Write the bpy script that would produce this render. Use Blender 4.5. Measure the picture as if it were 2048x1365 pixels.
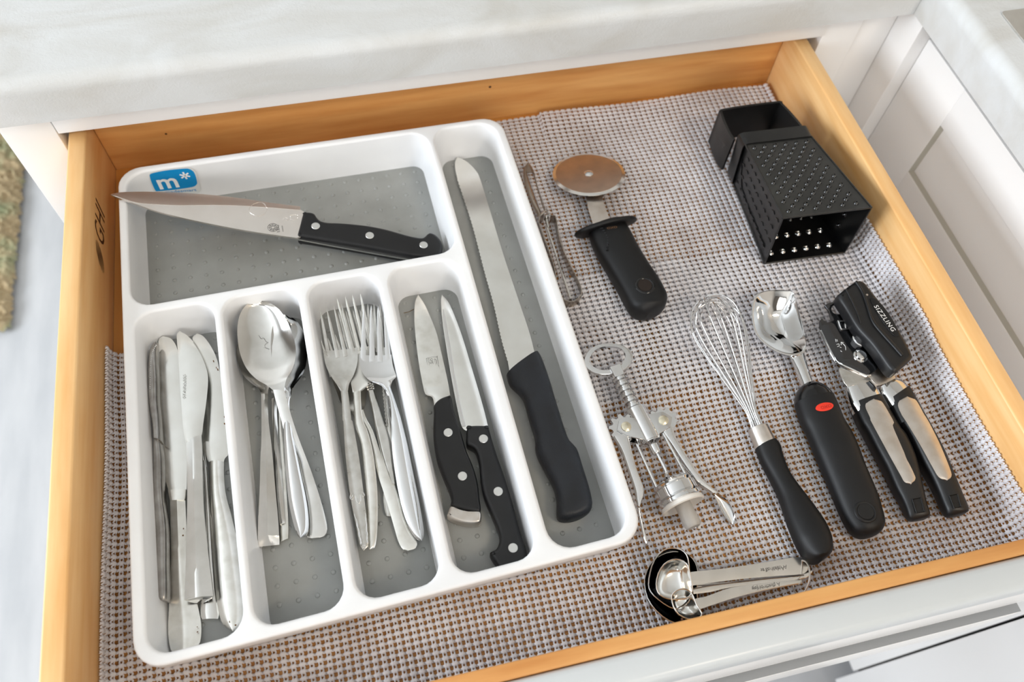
import bpy, bmesh, math, random
import numpy as np
from mathutils import Vector, Matrix
from mathutils.geometry import tessellate_polygon
random.seed(7); rng = np.random.RandomState(7)
for o in list(bpy.data.objects): bpy.data.objects.remove(o)
SC = bpy.context.scene
COL = SC.collection

# ------------------------------------------------------------------ camera
FPX = 1594.82                                   # focal length for a 2048 px wide frame
RM = np.array([[0.97332885, -0.22505882, 0.04449141],
               [-0.17382527, -0.85004559, -0.49719943],
               [0.14971884, 0.47620482, -0.8664948]])   # world -> camera (x right, y down, z forward)
CAM = np.array([0.22856, -0.59410, 0.60222])
cd = bpy.data.cameras.new('camera'); cam = bpy.data.objects.new('camera', cd); COL.objects.link(cam)
cd.sensor_width = 36; cd.lens = FPX * 36 / 2048; cd.clip_start = 0.01
m = Matrix(((RM[0][0], -RM[1][0], -RM[2][0], CAM[0]), (RM[0][1], -RM[1][1], -RM[2][1], CAM[1]),
            (RM[0][2], -RM[1][2], -RM[2][2], CAM[2]), (0, 0, 0, 1)))
cam.matrix_world = m
cd.dof.use_dof = True; cd.dof.focus_distance = 0.62; cd.dof.aperture_fstop = 5.6
SC.camera = cam
# ------------------------------------------------------------------ light
W = bpy.data.worlds.new('world'); SC.world = W; W.use_nodes = True
bg = W.node_tree.nodes['Background']; bg.inputs[0].default_value = (1.0, 0.95, 0.90, 1); bg.inputs[1].default_value = 0.62
def area(name, loc, target, sx, sy, power, col):
    l = bpy.data.lights.new(name, 'AREA'); l.shape = 'RECTANGLE'; l.size = sx; l.size_y = sy; l.energy = power; l.color = col
    o = bpy.data.objects.new(name, l); COL.objects.link(o); o.location = loc
    o.rotation_euler = (Vector(target) - Vector(loc)).to_track_quat('-Z', 'Y').to_euler(); return o
area('window_and_fill_light', (-2.28, -0.45, 0.78), (0.0, -0.40, 0.40), 1.9, 1.0, 140, (0.86, 0.93, 1.0))
area('window_and_fill_light', (0.2, -2.95, 1.05), (0.2, 0, 0.9), 1.6, 1.0, 32, (1.0, 0.94, 0.86))  # unseen light added behind the camera to fill the room
area('added_warm_fill', (1.05, -1.35, 1.70), (0.35, -0.4, 0), 0.4, 0.4, 20, (1.0, 0.86, 0.68))  # added warm fill for the left drawer wall, no known lamp
SC.view_settings.view_transform = 'Standard'; SC.view_settings.look = 'None'
SC.view_settings.gamma = 1; SC.view_settings.exposure = -0.84; SC.view_settings.use_curve_mapping = False

# ------------------------------------------------------------------ helpers
UPZ = np.array([0, 0, 1.0])
def ray(x, y): return RM.T @ np.array([(x - 1024) / FPX, (y - 682.5) / FPX, 1.0])
def U(x, y, z=0.005):
    d = ray(x, y); return CAM + (z - CAM[2]) / d[2] * d
def UP(x, y, P0, n):
    d = ray(x, y); n = np.array(n, float); return CAM + np.dot(np.array(P0) - CAM, n) / np.dot(d, n) * d
def cr(ox, oy, s):                                # a measuring frame: (corner, magnification) -> photo pixels
    return lambda *pts: [(ox + a / s, oy + b / s) for a, b in pts]
def V3(*a): return np.array(a, float)
def unit(v): v = np.array(v, float); return v / np.linalg.norm(v)

WORLD = {}
def link(o, parent, loc):
    COL.objects.link(o); base = WORLD[parent.name] if parent else V3(0, 0, 0)
    o.location = Vector(loc - base)
    if parent: o.parent = parent
    WORLD[o.name] = V3(*loc)
def thing(name, label, cat, loc, group=None):
    o = bpy.data.objects.new(name, None); o.empty_display_size = 0.01
    link(o, None, V3(*loc)); o['label'] = label; o['category'] = cat
    if group: o['group'] = group
    return o
def tag(o, label=None, cat=None, group=None, kind=None):
    if label: o['label'] = label
    if cat: o['category'] = cat
    if group: o['group'] = group
    if kind: o['kind'] = kind
    return o
def obj(name, vf, mat, parent=None, sharp=38, loc=None):
    verts, faces = vf[0], vf[1]
    verts = np.array(verts, float)
    if loc is None:
        loc = WORLD[parent.name] if parent else V3(verts[:, 0].mean(), verts[:, 1].mean(), verts[:, 2].min())
    me = bpy.data.meshes.new(name); me.from_pydata((verts - np.array(loc)).tolist(), [], [list(map(int, f)) for f in faces])
    me.materials.append(mat)
    bm = bmesh.new(); bm.from_mesh(me); bmesh.ops.recalc_face_normals(bm, faces=bm.faces)
    c = math.cos(math.radians(sharp))
    for f in bm.faces: f.smooth = sharp > 0
    for e in bm.edges:
        if len(e.link_faces) == 2 and e.link_faces[0].normal.dot(e.link_faces[1].normal) < c: e.smooth = False
    bm.to_mesh(me); bm.free()
    o = bpy.data.objects.new(name, me); link(o, parent, np.array(loc, float)); return o
def join(*vfs):
    V, F = [], []
    for v, f in vfs:
        n = len(V); V += [tuple(p) for p in v]; F += [[i + n for i in q] for q in f]
    return V, F
def catmull(P, sub, closed=False):
    P = np.array(P, float); n = len(P); out = []
    rngi = range(n if closed else n - 1)
    for i in rngi:
        g = (lambda k: P[k % n]) if closed else (lambda k: P[min(max(k, 0), n - 1)])
        p0, p1, p2, p3 = g(i - 1), g(i), g(i + 1), g(i + 2)
        for j in range(sub):
            t = j / sub
            out.append(0.5 * (2 * p1 + (p2 - p0) * t + (2 * p0 - 5 * p1 + 4 * p2 - p3) * t * t + (3 * p1 - p0 - 3 * p2 + p3) * t ** 3))
    if not closed: out.append(P[-1])
    return np.array(out)
def resample(P, N, bunch=0.0):
    P = np.array(P, float); d = np.r_[0, np.cumsum(np.linalg.norm(np.diff(P, axis=0), axis=1))]
    t = np.linspace(0, 1, N)
    if bunch: t = (1 - bunch) * t + bunch * (0.5 - 0.5 * np.cos(math.pi * t))
    t = t * d[-1]
    return np.column_stack([np.interp(t, d, P[:, k]) for k in range(P.shape[1])]), t / d[-1]
def prof(v, s):
    if np.isscalar(v): return np.full(len(s), float(v))
    v = np.array(v, float)
    if v.ndim == 2: return np.interp(s, v[:, 0], v[:, 1])
    return np.interp(s, np.linspace(0, 1, len(v)), v)
def rings(R, cap=True):
    n = len(R[0]); V = [tuple(p) for r in R for p in r]; F = []
    for i in range(len(R) - 1):
        for j in range(n):
            k = (j + 1) % n; F.append([i * n + j, i * n + k, (i + 1) * n + k, (i + 1) * n + j])
    if cap: F.append(list(range(n))[::-1]); F.append([(len(R) - 1) * n + j for j in range(n)])
    return V, F
def body(L, R, z, h, N=26, kind='ell', n=20, e=2.5, thick=0.0015, smooth=True, taper=True, bunch=0.5, ex=0, nup=None):
    """solid swept between a left and a right outline (photo pixels) lying at heights z; h = height or crown"""
    L = catmull(L, 6) if smooth else np.array(L, float); R = catmull(R, 6) if smooth else np.array(R, float)
    L, s = resample(L, N, bunch); R, s = resample(R, N, bunch)
    Z = prof(z, s); H = prof(h, s); E = prof(e, s); TK = prof(thick, s)
    A = np.array([U(a[0], a[1], zz) for a, zz in zip(L, Z)]); B = np.array([U(a[0], a[1], zz) for a, zz in zip(R, Z)])
    wd = np.linalg.norm(A - B, axis=1); wm = np.percentile(wd, 60)
    out = []
    for i in range(N):
        c = (A[i] + B[i]) / 2; hv = (B[i] - A[i]) / 2
        if wd[i] < 2e-5: hv = hv + 1e-5 * unit(B[min(i + 1, N - 1)] - A[min(i + 1, N - 1)] + V3(1e-6, 0, 0))
        k = min(1.0, (wd[i] / (0.75 * wm))) ** 0.6 if taper else 1.0
        k = max(k, 0.05); ring = []
        if kind == 'ell':
            for j in range(n):
                t = 2 * math.pi * j / n; cs, sn = math.cos(t), math.sin(t)
                a = math.copysign(abs(cs) ** (2 / E[i]), cs); b = math.copysign(abs(sn) ** (2 / E[i]), sn)
                ring.append(c + hv * a + UPZ * (b * H[i] * k / 2))
        else:
            m_ = n // 2
            f = {'rib': lambda q: 1 - q * q, 'ridge': lambda q: 1 - abs(q), 'cos': lambda q: 0.5 + 0.5 * math.cos(math.pi * q), 'flat': lambda q: min(1, (1 - abs(q)) * 4)}[kind]
            tk = TK[i] * (k if taper else 1)
            for j in range(m_ + 1):
                q = 1 - 2 * j / m_; ring.append(c + hv * q + UPZ * (H[i] * f(q)))
            for j in range(m_ + 1):
                q = -1 + 2 * j / m_; ring.append(c + hv * q * 0.96 + UPZ * (H[i] * f(q) - tk * (1 if abs(q) < 0.99 else 0.6)))
        out.append(ring)
    return rings(out)
def hit(vf, x, y):
    """where the sight line of a photo pixel meets a built surface: point and normal"""
    from mathutils.bvhtree import BVHTree
    b = BVHTree.FromPolygons([Vector(p) for p in vf[0]], [list(map(int, f)) for f in vf[1]])
    h = b.ray_cast(Vector(CAM), Vector(unit(ray(x, y))))
    n = V3(*h[1]); return V3(*h[0]), (n if np.dot(n, ray(x, y)) < 0 else -n)
def tube(pts, r, n=8, closed=False, cap=True):
    P = [np.array(p, float) for p in pts]; N = len(P); out = []; prev = None
    rr = r if hasattr(r, '__len__') else [r] * N
    for i in range(N):
        if closed: t = P[(i + 1) % N] - P[i - 1]
        else: t = P[min(i + 1, N - 1)] - P[max(i - 1, 0)]
        t = unit(t)
        a = prev if prev is not None else (UPZ if abs(t[2]) < 0.9 else V3(1, 0, 0))
        a = unit(a - t * np.dot(a, t)); prev = a; b = np.cross(t, a)
        out.append([P[i] + rr[i] * (a * math.cos(2 * math.pi * j / n) + b * math.sin(2 * math.pi * j / n)) for j in range(n)])
    if closed: out.append(out[0]); return rings(out, cap=False)
    return rings(out, cap)
def lathe(P0, d, prof_, n=24, up=None, cap=True):
    """profile (distance along d, radius) turned about the axis P0 + t d"""
    d = unit(d); a = UPZ if abs(d[2]) < 0.9 else V3(1, 0, 0); a = unit(a - d * np.dot(a, d)); b = np.cross(d, a)
    return rings([[np.array(P0) + d * t + r * (a * math.cos(2 * math.pi * j / n) + b * math.sin(2 * math.pi * j / n)) for j in range(n)] for t, r in prof_], cap)
def disc(P0, d, r, t, n=20, rr=0.0003): return lathe(P0, d, [(0, r), (t - rr, r), (t, r - rr)], n)
def offs(P, d, nrm):
    P = np.array(P); n = len(P); area_ = 0; out = []
    for i in range(n): area_ += np.dot(nrm, np.cross(P[i] - P[0], P[(i + 1) % n] - P[0]))
    sg = 1 if area_ > 0 else -1
    for i in range(n):
        t = P[(i + 1) % n] - P[i - 1]
        l = np.linalg.norm(t)
        out.append(P[i] + (np.cross(nrm, t) / l * sg * d if l > 1e-9 else 0))
    return np.array(out)
def slab(top, t, bev=0.0, seg=3, nrm=UPZ, holes=(), both=False):
    """prism from a closed world outline at its widest level; rounded upper rim"""
    nrm = unit(nrm); top = np.array(top, float); R = [top - nrm * t * 0.999]
    if both and bev:
        R = [offs(top, bev * (1 - math.cos(math.pi / 2 * (1 - k / seg))) if False else bev * (1 - math.sin(math.pi / 2 * k / seg)), nrm) - nrm * (t - bev * (1 - math.cos(math.pi / 2 * k / seg))) for k in range(seg)]
        R.append(top - nrm * (t - bev))
    if bev:
        for k in range(seg + 1):
            a = math.pi / 2 * k / seg
            R.append(offs(top, bev * (1 - math.cos(a)), nrm) - nrm * (bev * (1 - math.sin(a))))
        if bev > 0.0008: R.append(offs(top, bev + 0.0004, nrm))
    else: R.append(top)
    V, F = rings(R, cap=False); n = len(top); last = (len(R) - 1) * n
    if not holes:
        for a0_ in (0, last):
            for tri in tessellate_polygon([[Vector(V[a0_ + j]) for j in range(n)]]): F.append([a0_ + k for k in tri])
        return V, F
    hs = [np.array(h, float) for h in holes]
    for lev, off in ((last, 0.0), (0, t)):
        loops = [[Vector(V[lev + j]) for j in range(n)]] + [[Vector(p - nrm * off) for p in h] for h in hs]
        idx = [lev + j for j in range(n)]
        for h in loops[1:]:
            for p in h: idx.append(len(V)); V.append(tuple(p))
        for tri in tessellate_polygon(loops): F.append([idx[k] for k in tri])
        if lev == last: first = idx[n:]
        else:
            k0 = 0
            for h in hs:
                m_ = len(h)
                for j in range(m_):
                    F.append([first[k0 + j], first[k0 + (j + 1) % m_], idx[n + k0 + (j + 1) % m_], idx[n + k0 + j]])
                k0 += m_
    return V, F
def outline(pts, P0, n=UPZ, sub=5):
    pts = catmull(pts, sub, True) if sub > 1 else pts
    out = []
    for p in pts:
        q = UP(p[0], p[1], P0, n)
        if not out or np.linalg.norm(q - out[-1]) > 1.5e-5: out.append(q)
    if np.linalg.norm(out[0] - out[-1]) < 1.5e-5: out.pop()
    return np.array(out)
def plate(pts, z, t, bev=0.0, n=UPZ, P0=None, sub=5, seg=3, holes=(), both=False):
    P0 = V3(0, 0, z) if P0 is None else P0
    return slab(outline(pts, P0, n, sub), t, bev, seg, n, holes, both)
def plane3(a, b, c):
    n = unit(np.cross(b - a, c - a)); n = n if n[2] > 0 else -n; return a, n
def box(x0, x1, y0, y1, z0, z1, bev=0.0):
    if not bev:
        V = [(x, y, z) for z in (z0, z1) for x, y in ((x0, y0), (x1, y0), (x1, y1), (x0, y1))]
        return V, [[3, 2, 1, 0], [4, 5, 6, 7], [0, 1, 5, 4], [1, 2, 6, 5], [2, 3, 7, 6], [3, 0, 4, 7]]
    bm = bmesh.new(); V, F = box(x0, x1, y0, y1, z0, z1)
    vs = [bm.verts.new(v) for v in V]
    for f in F: bm.faces.new([vs[i] for i in f])
    bmesh.ops.bevel(bm, geom=bm.edges[:], offset=bev, segments=3, profile=0.5, affect='EDGES')
    bm.verts.index_update(); r = [tuple(v.co) for v in bm.verts], [[v.index for v in f.verts] for f in bm.faces]; bm.free(); return r
def circle(c, r, n=UPZ, k=20, a=None, rb=None):
    n = unit(n); a = unit(np.cross(n, V3(0, 1, 0.01))) if a is None else unit(a); b = np.cross(n, a); rb = rb or r
    return np.array([c + a * r * math.cos(2 * math.pi * i / k) + b * rb * math.sin(2 * math.pi * i / k) for i in range(k)])
def words(s, A, B, n, depth=0.0001, shear=0.0, hs=1.0, raise_=0.00012, spacing=1.0, offset=0.0):
    """lettering on a plane with normal n, its baseline running from world point A to B"""
    cu = bpy.data.curves.new('t', 'FONT'); cu.body = s; cu.shear = shear; cu.space_character = spacing; cu.offset = offset; cu.resolution_u = 3
    o = bpy.data.objects.new('t', cu); COL.objects.link(o)
    me = bpy.data.meshes.new_from_object(o.evaluated_get(bpy.context.evaluated_depsgraph_get()))
    bpy.data.objects.remove(o)
    v = np.array([tuple(p.co) for p in me.vertices]); F = [list(p.vertices) for p in me.polygons]
    bpy.data.meshes.remove(me)
    x0, x1 = v[:, 0].min(), v[:, 0].max(); n = unit(n); ex = unit(B - A); ey = np.cross(n, ex)
    sc = np.linalg.norm(B - A) / (x1 - x0)
    V = [A + ex * (p[0] - x0) * sc + ey * p[1] * sc * hs + n * raise_ for p in v]
    return V, F

# ------------------------------------------------------------------ materials
def sr(r, g, b): return tuple(((c / 255) / 12.92 if c / 255 <= 0.04045 else ((c / 255 + 0.055) / 1.055) ** 2.4) for c in (r, g, b))
def pm(name, col, rough=0.5, metal=0.0, col2=None, scale=20, stretch=(1, 1, 1), bump=0.0, bscale=200, bstretch=None, rvar=0.0, spec=0.5, coat=0.0, trans=0.0, lo=0.35, hi=0.65, detail=4, dist=0.0, alpha=1.0, sss=0.0):
    M = bpy.data.materials.new(name); M.use_nodes = True; nt = M.node_tree; N = nt.nodes; Lk = nt.links; b = N['Principled BSDF']
    b.inputs['Base Color'].default_value = (*col, 1); b.inputs['Roughness'].default_value = rough; b.inputs['Metallic'].default_value = metal
    b.inputs['Specular IOR Level'].default_value = spec; b.inputs['Coat Weight'].default_value = coat; b.inputs['Transmission Weight'].default_value = trans
    if sss: b.inputs['Subsurface Weight'].default_value = sss; b.inputs['Subsurface Radius'].default_value = (0.002, 0.002, 0.002)
    tc = N.new('ShaderNodeTexCoord')
    def noise(sc, st, dt):
        mp = N.new('ShaderNodeMapping'); mp.inputs['Scale'].default_value = st; Lk.new(tc.outputs['Object'], mp.inputs[0])
        nz = N.new('ShaderNodeTexNoise'); nz.inputs['Scale'].default_value = sc; nz.inputs['Detail'].default_value = dt; nz.inputs['Distortion'].default_value = dist
        Lk.new(mp.outputs[0], nz.inputs['Vector']); return nz
    if col2:
        nz = noise(scale, stretch, detail); r = N.new('ShaderNodeValToRGB'); r.color_ramp.elements[0].color = (*col, 1); r.color_ramp.elements[1].color = (*col2, 1)
        r.color_ramp.elements[0].position = lo; r.color_ramp.elements[1].position = hi
        Lk.new(nz.outputs['Fac'], r.inputs[0]); Lk.new(r.outputs[0], b.inputs['Base Color'])
        if rvar:
            mr = N.new('ShaderNodeMapRange'); mr.inputs[3].default_value = max(0.02, rough - rvar); mr.inputs[4].default_value = rough + rvar
            Lk.new(nz.outputs['Fac'], mr.inputs[0]); Lk.new(mr.outputs[0], b.inputs['Roughness'])
    if bump:
        nb = noise(bscale, bstretch or stretch, 3); bp = N.new('ShaderNodeBump'); bp.inputs['Strength'].default_value = bump; bp.inputs['Distance'].default_value = 0.0004
        Lk.new(nb.outputs['Fac'], bp.inputs['Height']); Lk.new(bp.outputs[0], b.inputs['Normal'])
    return M
WOOD_Y = pm('wood_grain_lengthways', sr(246, 204, 146), 0.40, col2=sr(230, 172, 104), scale=14, stretch=(6, 0.6, 6), bump=0.12, bscale=120, lo=0.3, hi=0.75)
WOOD_X = pm('wood_grain_crossways', sr(226, 170, 104), 0.42, col2=sr(200, 136, 72), scale=14, stretch=(0.6, 6, 6), bump=0.12, bscale=120, lo=0.3, hi=0.75)
WOOD_B = pm('plywood', sr(206, 146, 74), 0.5, col2=sr(186, 122, 54), scale=8, stretch=(6, 0.6, 6))
STAMP = pm('burnt_stamp', sr(70, 34, 10), 0.6)
WHITE = pm('white_foil', sr(240, 238, 236), 0.3)
FRONT = pm('pale_front_top', sr(204, 208, 210), 0.28)
DARK = pm('gap_shade', sr(20, 18, 18), 0.8)  # near-black carcass colour stands in for the shade in the door gap
GREYEDGE = pm('grey_edge', sr(150, 152, 154), 0.4)
BEVELGREY = pm('grey_bevel', sr(176, 172, 160), 0.4)
TOP = pm('worktop_laminate', sr(215, 217, 218), 0.45, col2=sr(197, 195, 190), scale=7, stretch=(1.0, 2.2, 1.5), bump=0.5, bscale=260, bstretch=(1, 1, 1), lo=0.38, hi=0.72, detail=7, dist=1.2)
TRAY = pm('white_plastic', sr(240, 240, 240), 0.32, col2=sr(232, 232, 233), scale=14, sss=0.0)
MAT = pm('grey_rubber', sr(160, 161, 158), 0.3, col2=sr(148, 149, 145), scale=25, bump=0.05, bscale=500)
LINER = pm('taupe_knit', sr(224, 222, 225), 0.75, col2=sr(208, 204, 206), scale=30, spec=0.3)
STEEL = pm('polished_steel', (0.86, 0.85, 0.83), 0.16, 1.0, col2=(0.76, 0.75, 0.72), scale=60, rvar=0.05)
STEELD = pm('used_steel', (0.70, 0.69, 0.66), 0.25, 1.0, col2=(0.52, 0.50, 0.46), scale=90, rvar=0.07, lo=0.4, hi=0.75)
STEELW = pm('worn_table_steel', (0.90, 0.89, 0.85), 0.24, 1.0, col2=(0.74, 0.72, 0.66), scale=110, rvar=0.05, lo=0.45, hi=0.8)
BLADE = pm('blade_steel', (0.90, 0.90, 0.87), 0.20, 1.0, col2=(0.82, 0.81, 0.77), scale=40, bump=0.04, bscale=900, rvar=0.04)
BLADEW = pm('warm_blade_steel', (0.88, 0.83, 0.79), 0.24, 1.0, col2=(0.80, 0.75, 0.70), scale=30, rvar=0.04)
EDGE = pm('ground_edge', (0.66, 0.65, 0.63), 0.38, 1.0)
CHROME = pm('chrome', (0.76, 0.76, 0.76), 0.05, 1.0)
DKREFL = pm('steel_dark_reflection', (0.10, 0.10, 0.105), 0.08, 1.0)  # dark reflections of jaw plate and cups put into the base colour
SATIN = pm('satin_steel', (0.74, 0.70, 0.66), 0.32, 1.0, col2=(0.64, 0.58, 0.52), scale=80)
WHEELREFL = pm('wheel_brown_reflection', (0.62, 0.52, 0.44), 0.34, 1.0, col2=(0.52, 0.44, 0.38), scale=60, rvar=0.06)  # brown tint stands in for the wheel's brownish reflection
DKSTEEL = pm('old_peeler_steel', (0.50, 0.44, 0.38), 0.28, 1.0, col2=(0.36, 0.31, 0.26), scale=70, rvar=0.06)
BLK = pm('black_handle', sr(20, 20, 22), 0.42, col2=sr(12, 12, 14), scale=60, bump=0.1, bscale=900)
RUB = pm('black_rubber', sr(12, 12, 14), 0.5, spec=0.4, bump=0.12, bscale=1200)
GLOSS = pm('black_gloss_plastic', sr(14, 14, 16), 0.12)
BLKTEX = pm('black_ribbed_plastic', sr(20, 24, 32), 0.42, col2=sr(12, 14, 20), scale=70, bump=0.6, bscale=420, bstretch=(6, 1, 1))
ENAM = pm('black_coated_steel', sr(12, 12, 13), 0.3, 0.0, col2=sr(20, 20, 20), scale=50, rvar=0.05, spec=0.6)
BEAD = pm('black_coated_bump', sr(3, 3, 4), 0.10, spec=0.9); FACE = pm('black_face_sheen', sr(34, 34, 33), 0.42, col2=sr(48, 48, 46), scale=40)  # the greyer top face has its sheen put into the colour
HOLE = pm('hole_shade', sr(6, 6, 7), 0.7)  # near-black discs stand in for the shade inside the hanging holes
RIVET = pm('rivet_steel', (0.76, 0.76, 0.74), 0.35, 0.9)
BRASS = pm('brass_screw', (0.80, 0.74, 0.58), 0.25, 1.0)
BLUE = pm('sticker_blue', sr(0, 140, 204), 0.35)
CLEAR = pm('sticker_backing', sr(222, 224, 222), 0.3)
STKW = pm('sticker_white', sr(246, 246, 246), 0.4)
INK = pm('etched_ink', sr(96, 94, 90), 0.5); INKL = pm('faint_etching', sr(150, 150, 146), 0.45)
REDM = pm('red_oval', sr(226, 54, 32), 0.4); REDD = pm('red_oval_relief', sr(166, 34, 22), 0.45)
PRINTW = pm('printed_white', sr(232, 232, 232), 0.5)
GOLDP = pm('worn_gold_print', sr(120, 88, 60), 0.5)
FROST = pm('frosted_plastic', sr(214, 210, 204), 0.35, trans=0.35)
WPL = pm('white_insert_plastic', sr(236, 232, 226), 0.3)
RUST = pm('rust_spot', sr(118, 78, 30), 0.7)
CRUMB = pm('dry_stalk', sr(110, 86, 48), 0.8)
FLOORM = pm('pale_floor', sr(200, 200, 201), 0.5, col2=sr(186, 187, 189), scale=5, stretch=(5, 1, 1))

# ------------------------------------------------------------------ setting
FZ = -0.75
o = obj('floor', box(-2.48, 1.5, -3.2, 1.68, FZ - 0.05, FZ), FLOORM); tag(o, kind='structure')

WALLP = pm('wall_paint', sr(118, 110, 102), 0.7); RWALLP = pm('right_wall_paint', sr(176, 168, 158), 0.7); CEILP = pm('ceiling_paint', sr(236, 235, 232), 0.8)
for nm, b_ in (('wall_back', box(-2.4, 1.45, 1.6, 1.68, FZ, 1.75)), ('wall_right', box(1.42, 1.5, -3.1, 1.68, FZ, 1.75)), ('wall_left', box(-2.48, -2.4, -3.1, 1.68, FZ, 1.75)),
               ('wall_front', box(-2.48, 1.5, -3.2, -3.1, FZ, 1.75)), ('ceiling', box(-2.48, 1.5, -3.2, 1.68, 1.75, 1.8))):
    o = obj(nm, b_, CEILP if nm in ('ceiling', 'wall_back') else RWALLP if nm == 'wall_right' else WALLP, sharp=0); tag(o, kind='structure')
WGL = bpy.data.materials.new('bright_window'); WGL.use_nodes = True
em_ = WGL.node_tree.nodes.new('ShaderNodeEmission'); em_.inputs[0].default_value = (0.86, 0.93, 1, 1); em_.inputs[1].default_value = 3.0
WGL.node_tree.links.new(em_.outputs[0], WGL.node_tree.nodes['Material Output'].inputs[0])
for k_, (bx, by, fr_) in enumerate((((-2.395, -2.39), (-1.4, 0.5), 'x'), ((-0.6, 1.0), (-3.095, -3.09), 'y'))):  # the second pane, behind the camera, is added with its fill light
    w_ = obj('window_%d' % (k_ + 1), box(bx[0], bx[1], by[0], by[1], 0.2, 1.4), WGL, sharp=0); tag(w_, kind='structure')
    for q in range(4):
        if fr_ == 'x': ya = by[0] + (by[1] - by[0]) * q / 3; fb = box(-2.396, -2.35, ya - 0.03, ya + 0.03, 0.15, 1.45)
        else: xa = bx[0] + (bx[1] - bx[0]) * q / 3; fb = box(xa - 0.03, xa + 0.03, -3.096, -3.05, 0.15, 1.45)
        obj('frame_bar', fb, WALLP, w_, sharp=0)

# worktops (rounded front edges)
def edge_profile(y0, y1, z0, z1, r=0.012, seg=6):
    pts = [(y1, z0), (y0, z0)]
    for k in range(seg + 1):
        a = math.pi / 2 * k / seg; pts.append((y0 + r * (1 - math.cos(a)), z1 - r * (1 - math.sin(a))))
    pts.append((y1, z1)); return pts
YF = -0.0407
pr = edge_profile(YF, 0.56, 0.1045, 0.146)
o = obj('worktop', rings([[(x, y, z) for y, z in pr] for x in (-0.085, 0.7815)]), TOP, loc=V3(0.3, 0.2, 0.1))
tag(o, 'pale marbled laminate worktop with rounded edge above the open drawer', 'worktop')
XF = 0.7818
sink_hole = None
V, F = rings([[(XF + (y - YF), yy, z) for y, z in edge_profile(YF, 0.56, 0.1045, 0.146)] for yy in (-1.25, 0.56)])
o = obj('worktop', (V, F), TOP, loc=V3(1.05, -0.3, 0.1))
tag(o, 'pale marbled laminate worktop of the right-hand run, with the steel sink', 'worktop')
# sink corner
t = thing('sink', 'stainless steel sink rim set in the right-hand worktop', 'sink', (1.05, -0.35, 0.146))
rim_o = [(0.816, -0.099), (1.30, -0.099), (1.30, -0.62), (0.816, -0.62)]
rim_i = [(0.836, -0.119), (1.28, -0.119), (1.28, -0.60), (0.836, -0.60)]
def rr(pts, r, k=5):
    c = np.array(pts, float); out = []; n = len(c)
    for i in range(n):
        p = c[i]; a = unit(c[i - 1] - p); b = unit(c[(i + 1) % n] - p)
        for j in range(k + 1):
            t_ = j / k; out.append(p + a * r * (1 - t_) ** 2 + b * r * t_ ** 2)
    return np.array(out)
RO = rr(rim_o, 0.004); RI = rr(rim_i, 0.03)
def lift(P, z): return np.array([(p[0], p[1], z) for p in P])
obj('rim', rings([lift(RO, 0.1462), lift(RO, 0.1476), lift(RI, 0.1482), lift(RI, 0.1468)], cap=False), STEEL, t)
c = RI.mean(0); RB = c + (RI - c) * 0.93
obj('bowl', rings([lift(RI, 0.1478), lift(RI, 0.147), lift(RB, 0.1466)], cap=True), SATIN, t)

# base cabinet around the drawer
t = thing('base_cabinet', 'white base cabinet with the open drawer opening and face frame', 'cabinet', (0.32, -0.02, FZ))
YR = -0.0207
obj('top_rail', box(-0.0200, 0.7060, YR - 0.0015, 0.0, 0.0735, 0.1040, 0.0006), WHITE, t)
obj('stile', box(-0.0640, -0.0215, YR, 0.0, FZ + 0.1, 0.1040, 0.0006), WHITE, t)
obj('stile', box(0.7065, 0.7465, YR, 0.0, FZ + 0.1, 0.1040, 0.0006), WHITE, t)
obj('side_panel', box(-0.0640, -0.046, 0.0005, 0.55, FZ + 0.1, 0.1040), WHITE, t)
obj('side_panel', box(0.7300, 0.7465, 0.0005, 0.55, FZ + 0.1, 0.1040), WHITE, t)
obj('back_panel', box(-0.0455, 0.7295, 0.535, 0.55, FZ + 0.1, 0.1040), WHITE, t)
obj('bottom_rail', box(-0.0210, 0.7060, YR, 0.0, -0.25, -0.12), WHITE, t)
obj('plinth', box(-0.05, 0.7465, 0.04, 0.055, FZ, FZ + 0.0995), WHITE, t)
t = thing('corner_filler', 'white corner filler boards between the two cabinet runs', 'filler', (0.775, 0, FZ))
obj('board', box(0.7475, 0.7855, YR + 0.0015, 0.0, FZ + 0.001, 0.1040, 0.0006), WHITE, t)
obj('board', box(0.7860, 0.8210, -0.0550, 0.0, FZ + 0.001, 0.1040, 0.0006), WHITE, t)
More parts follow.
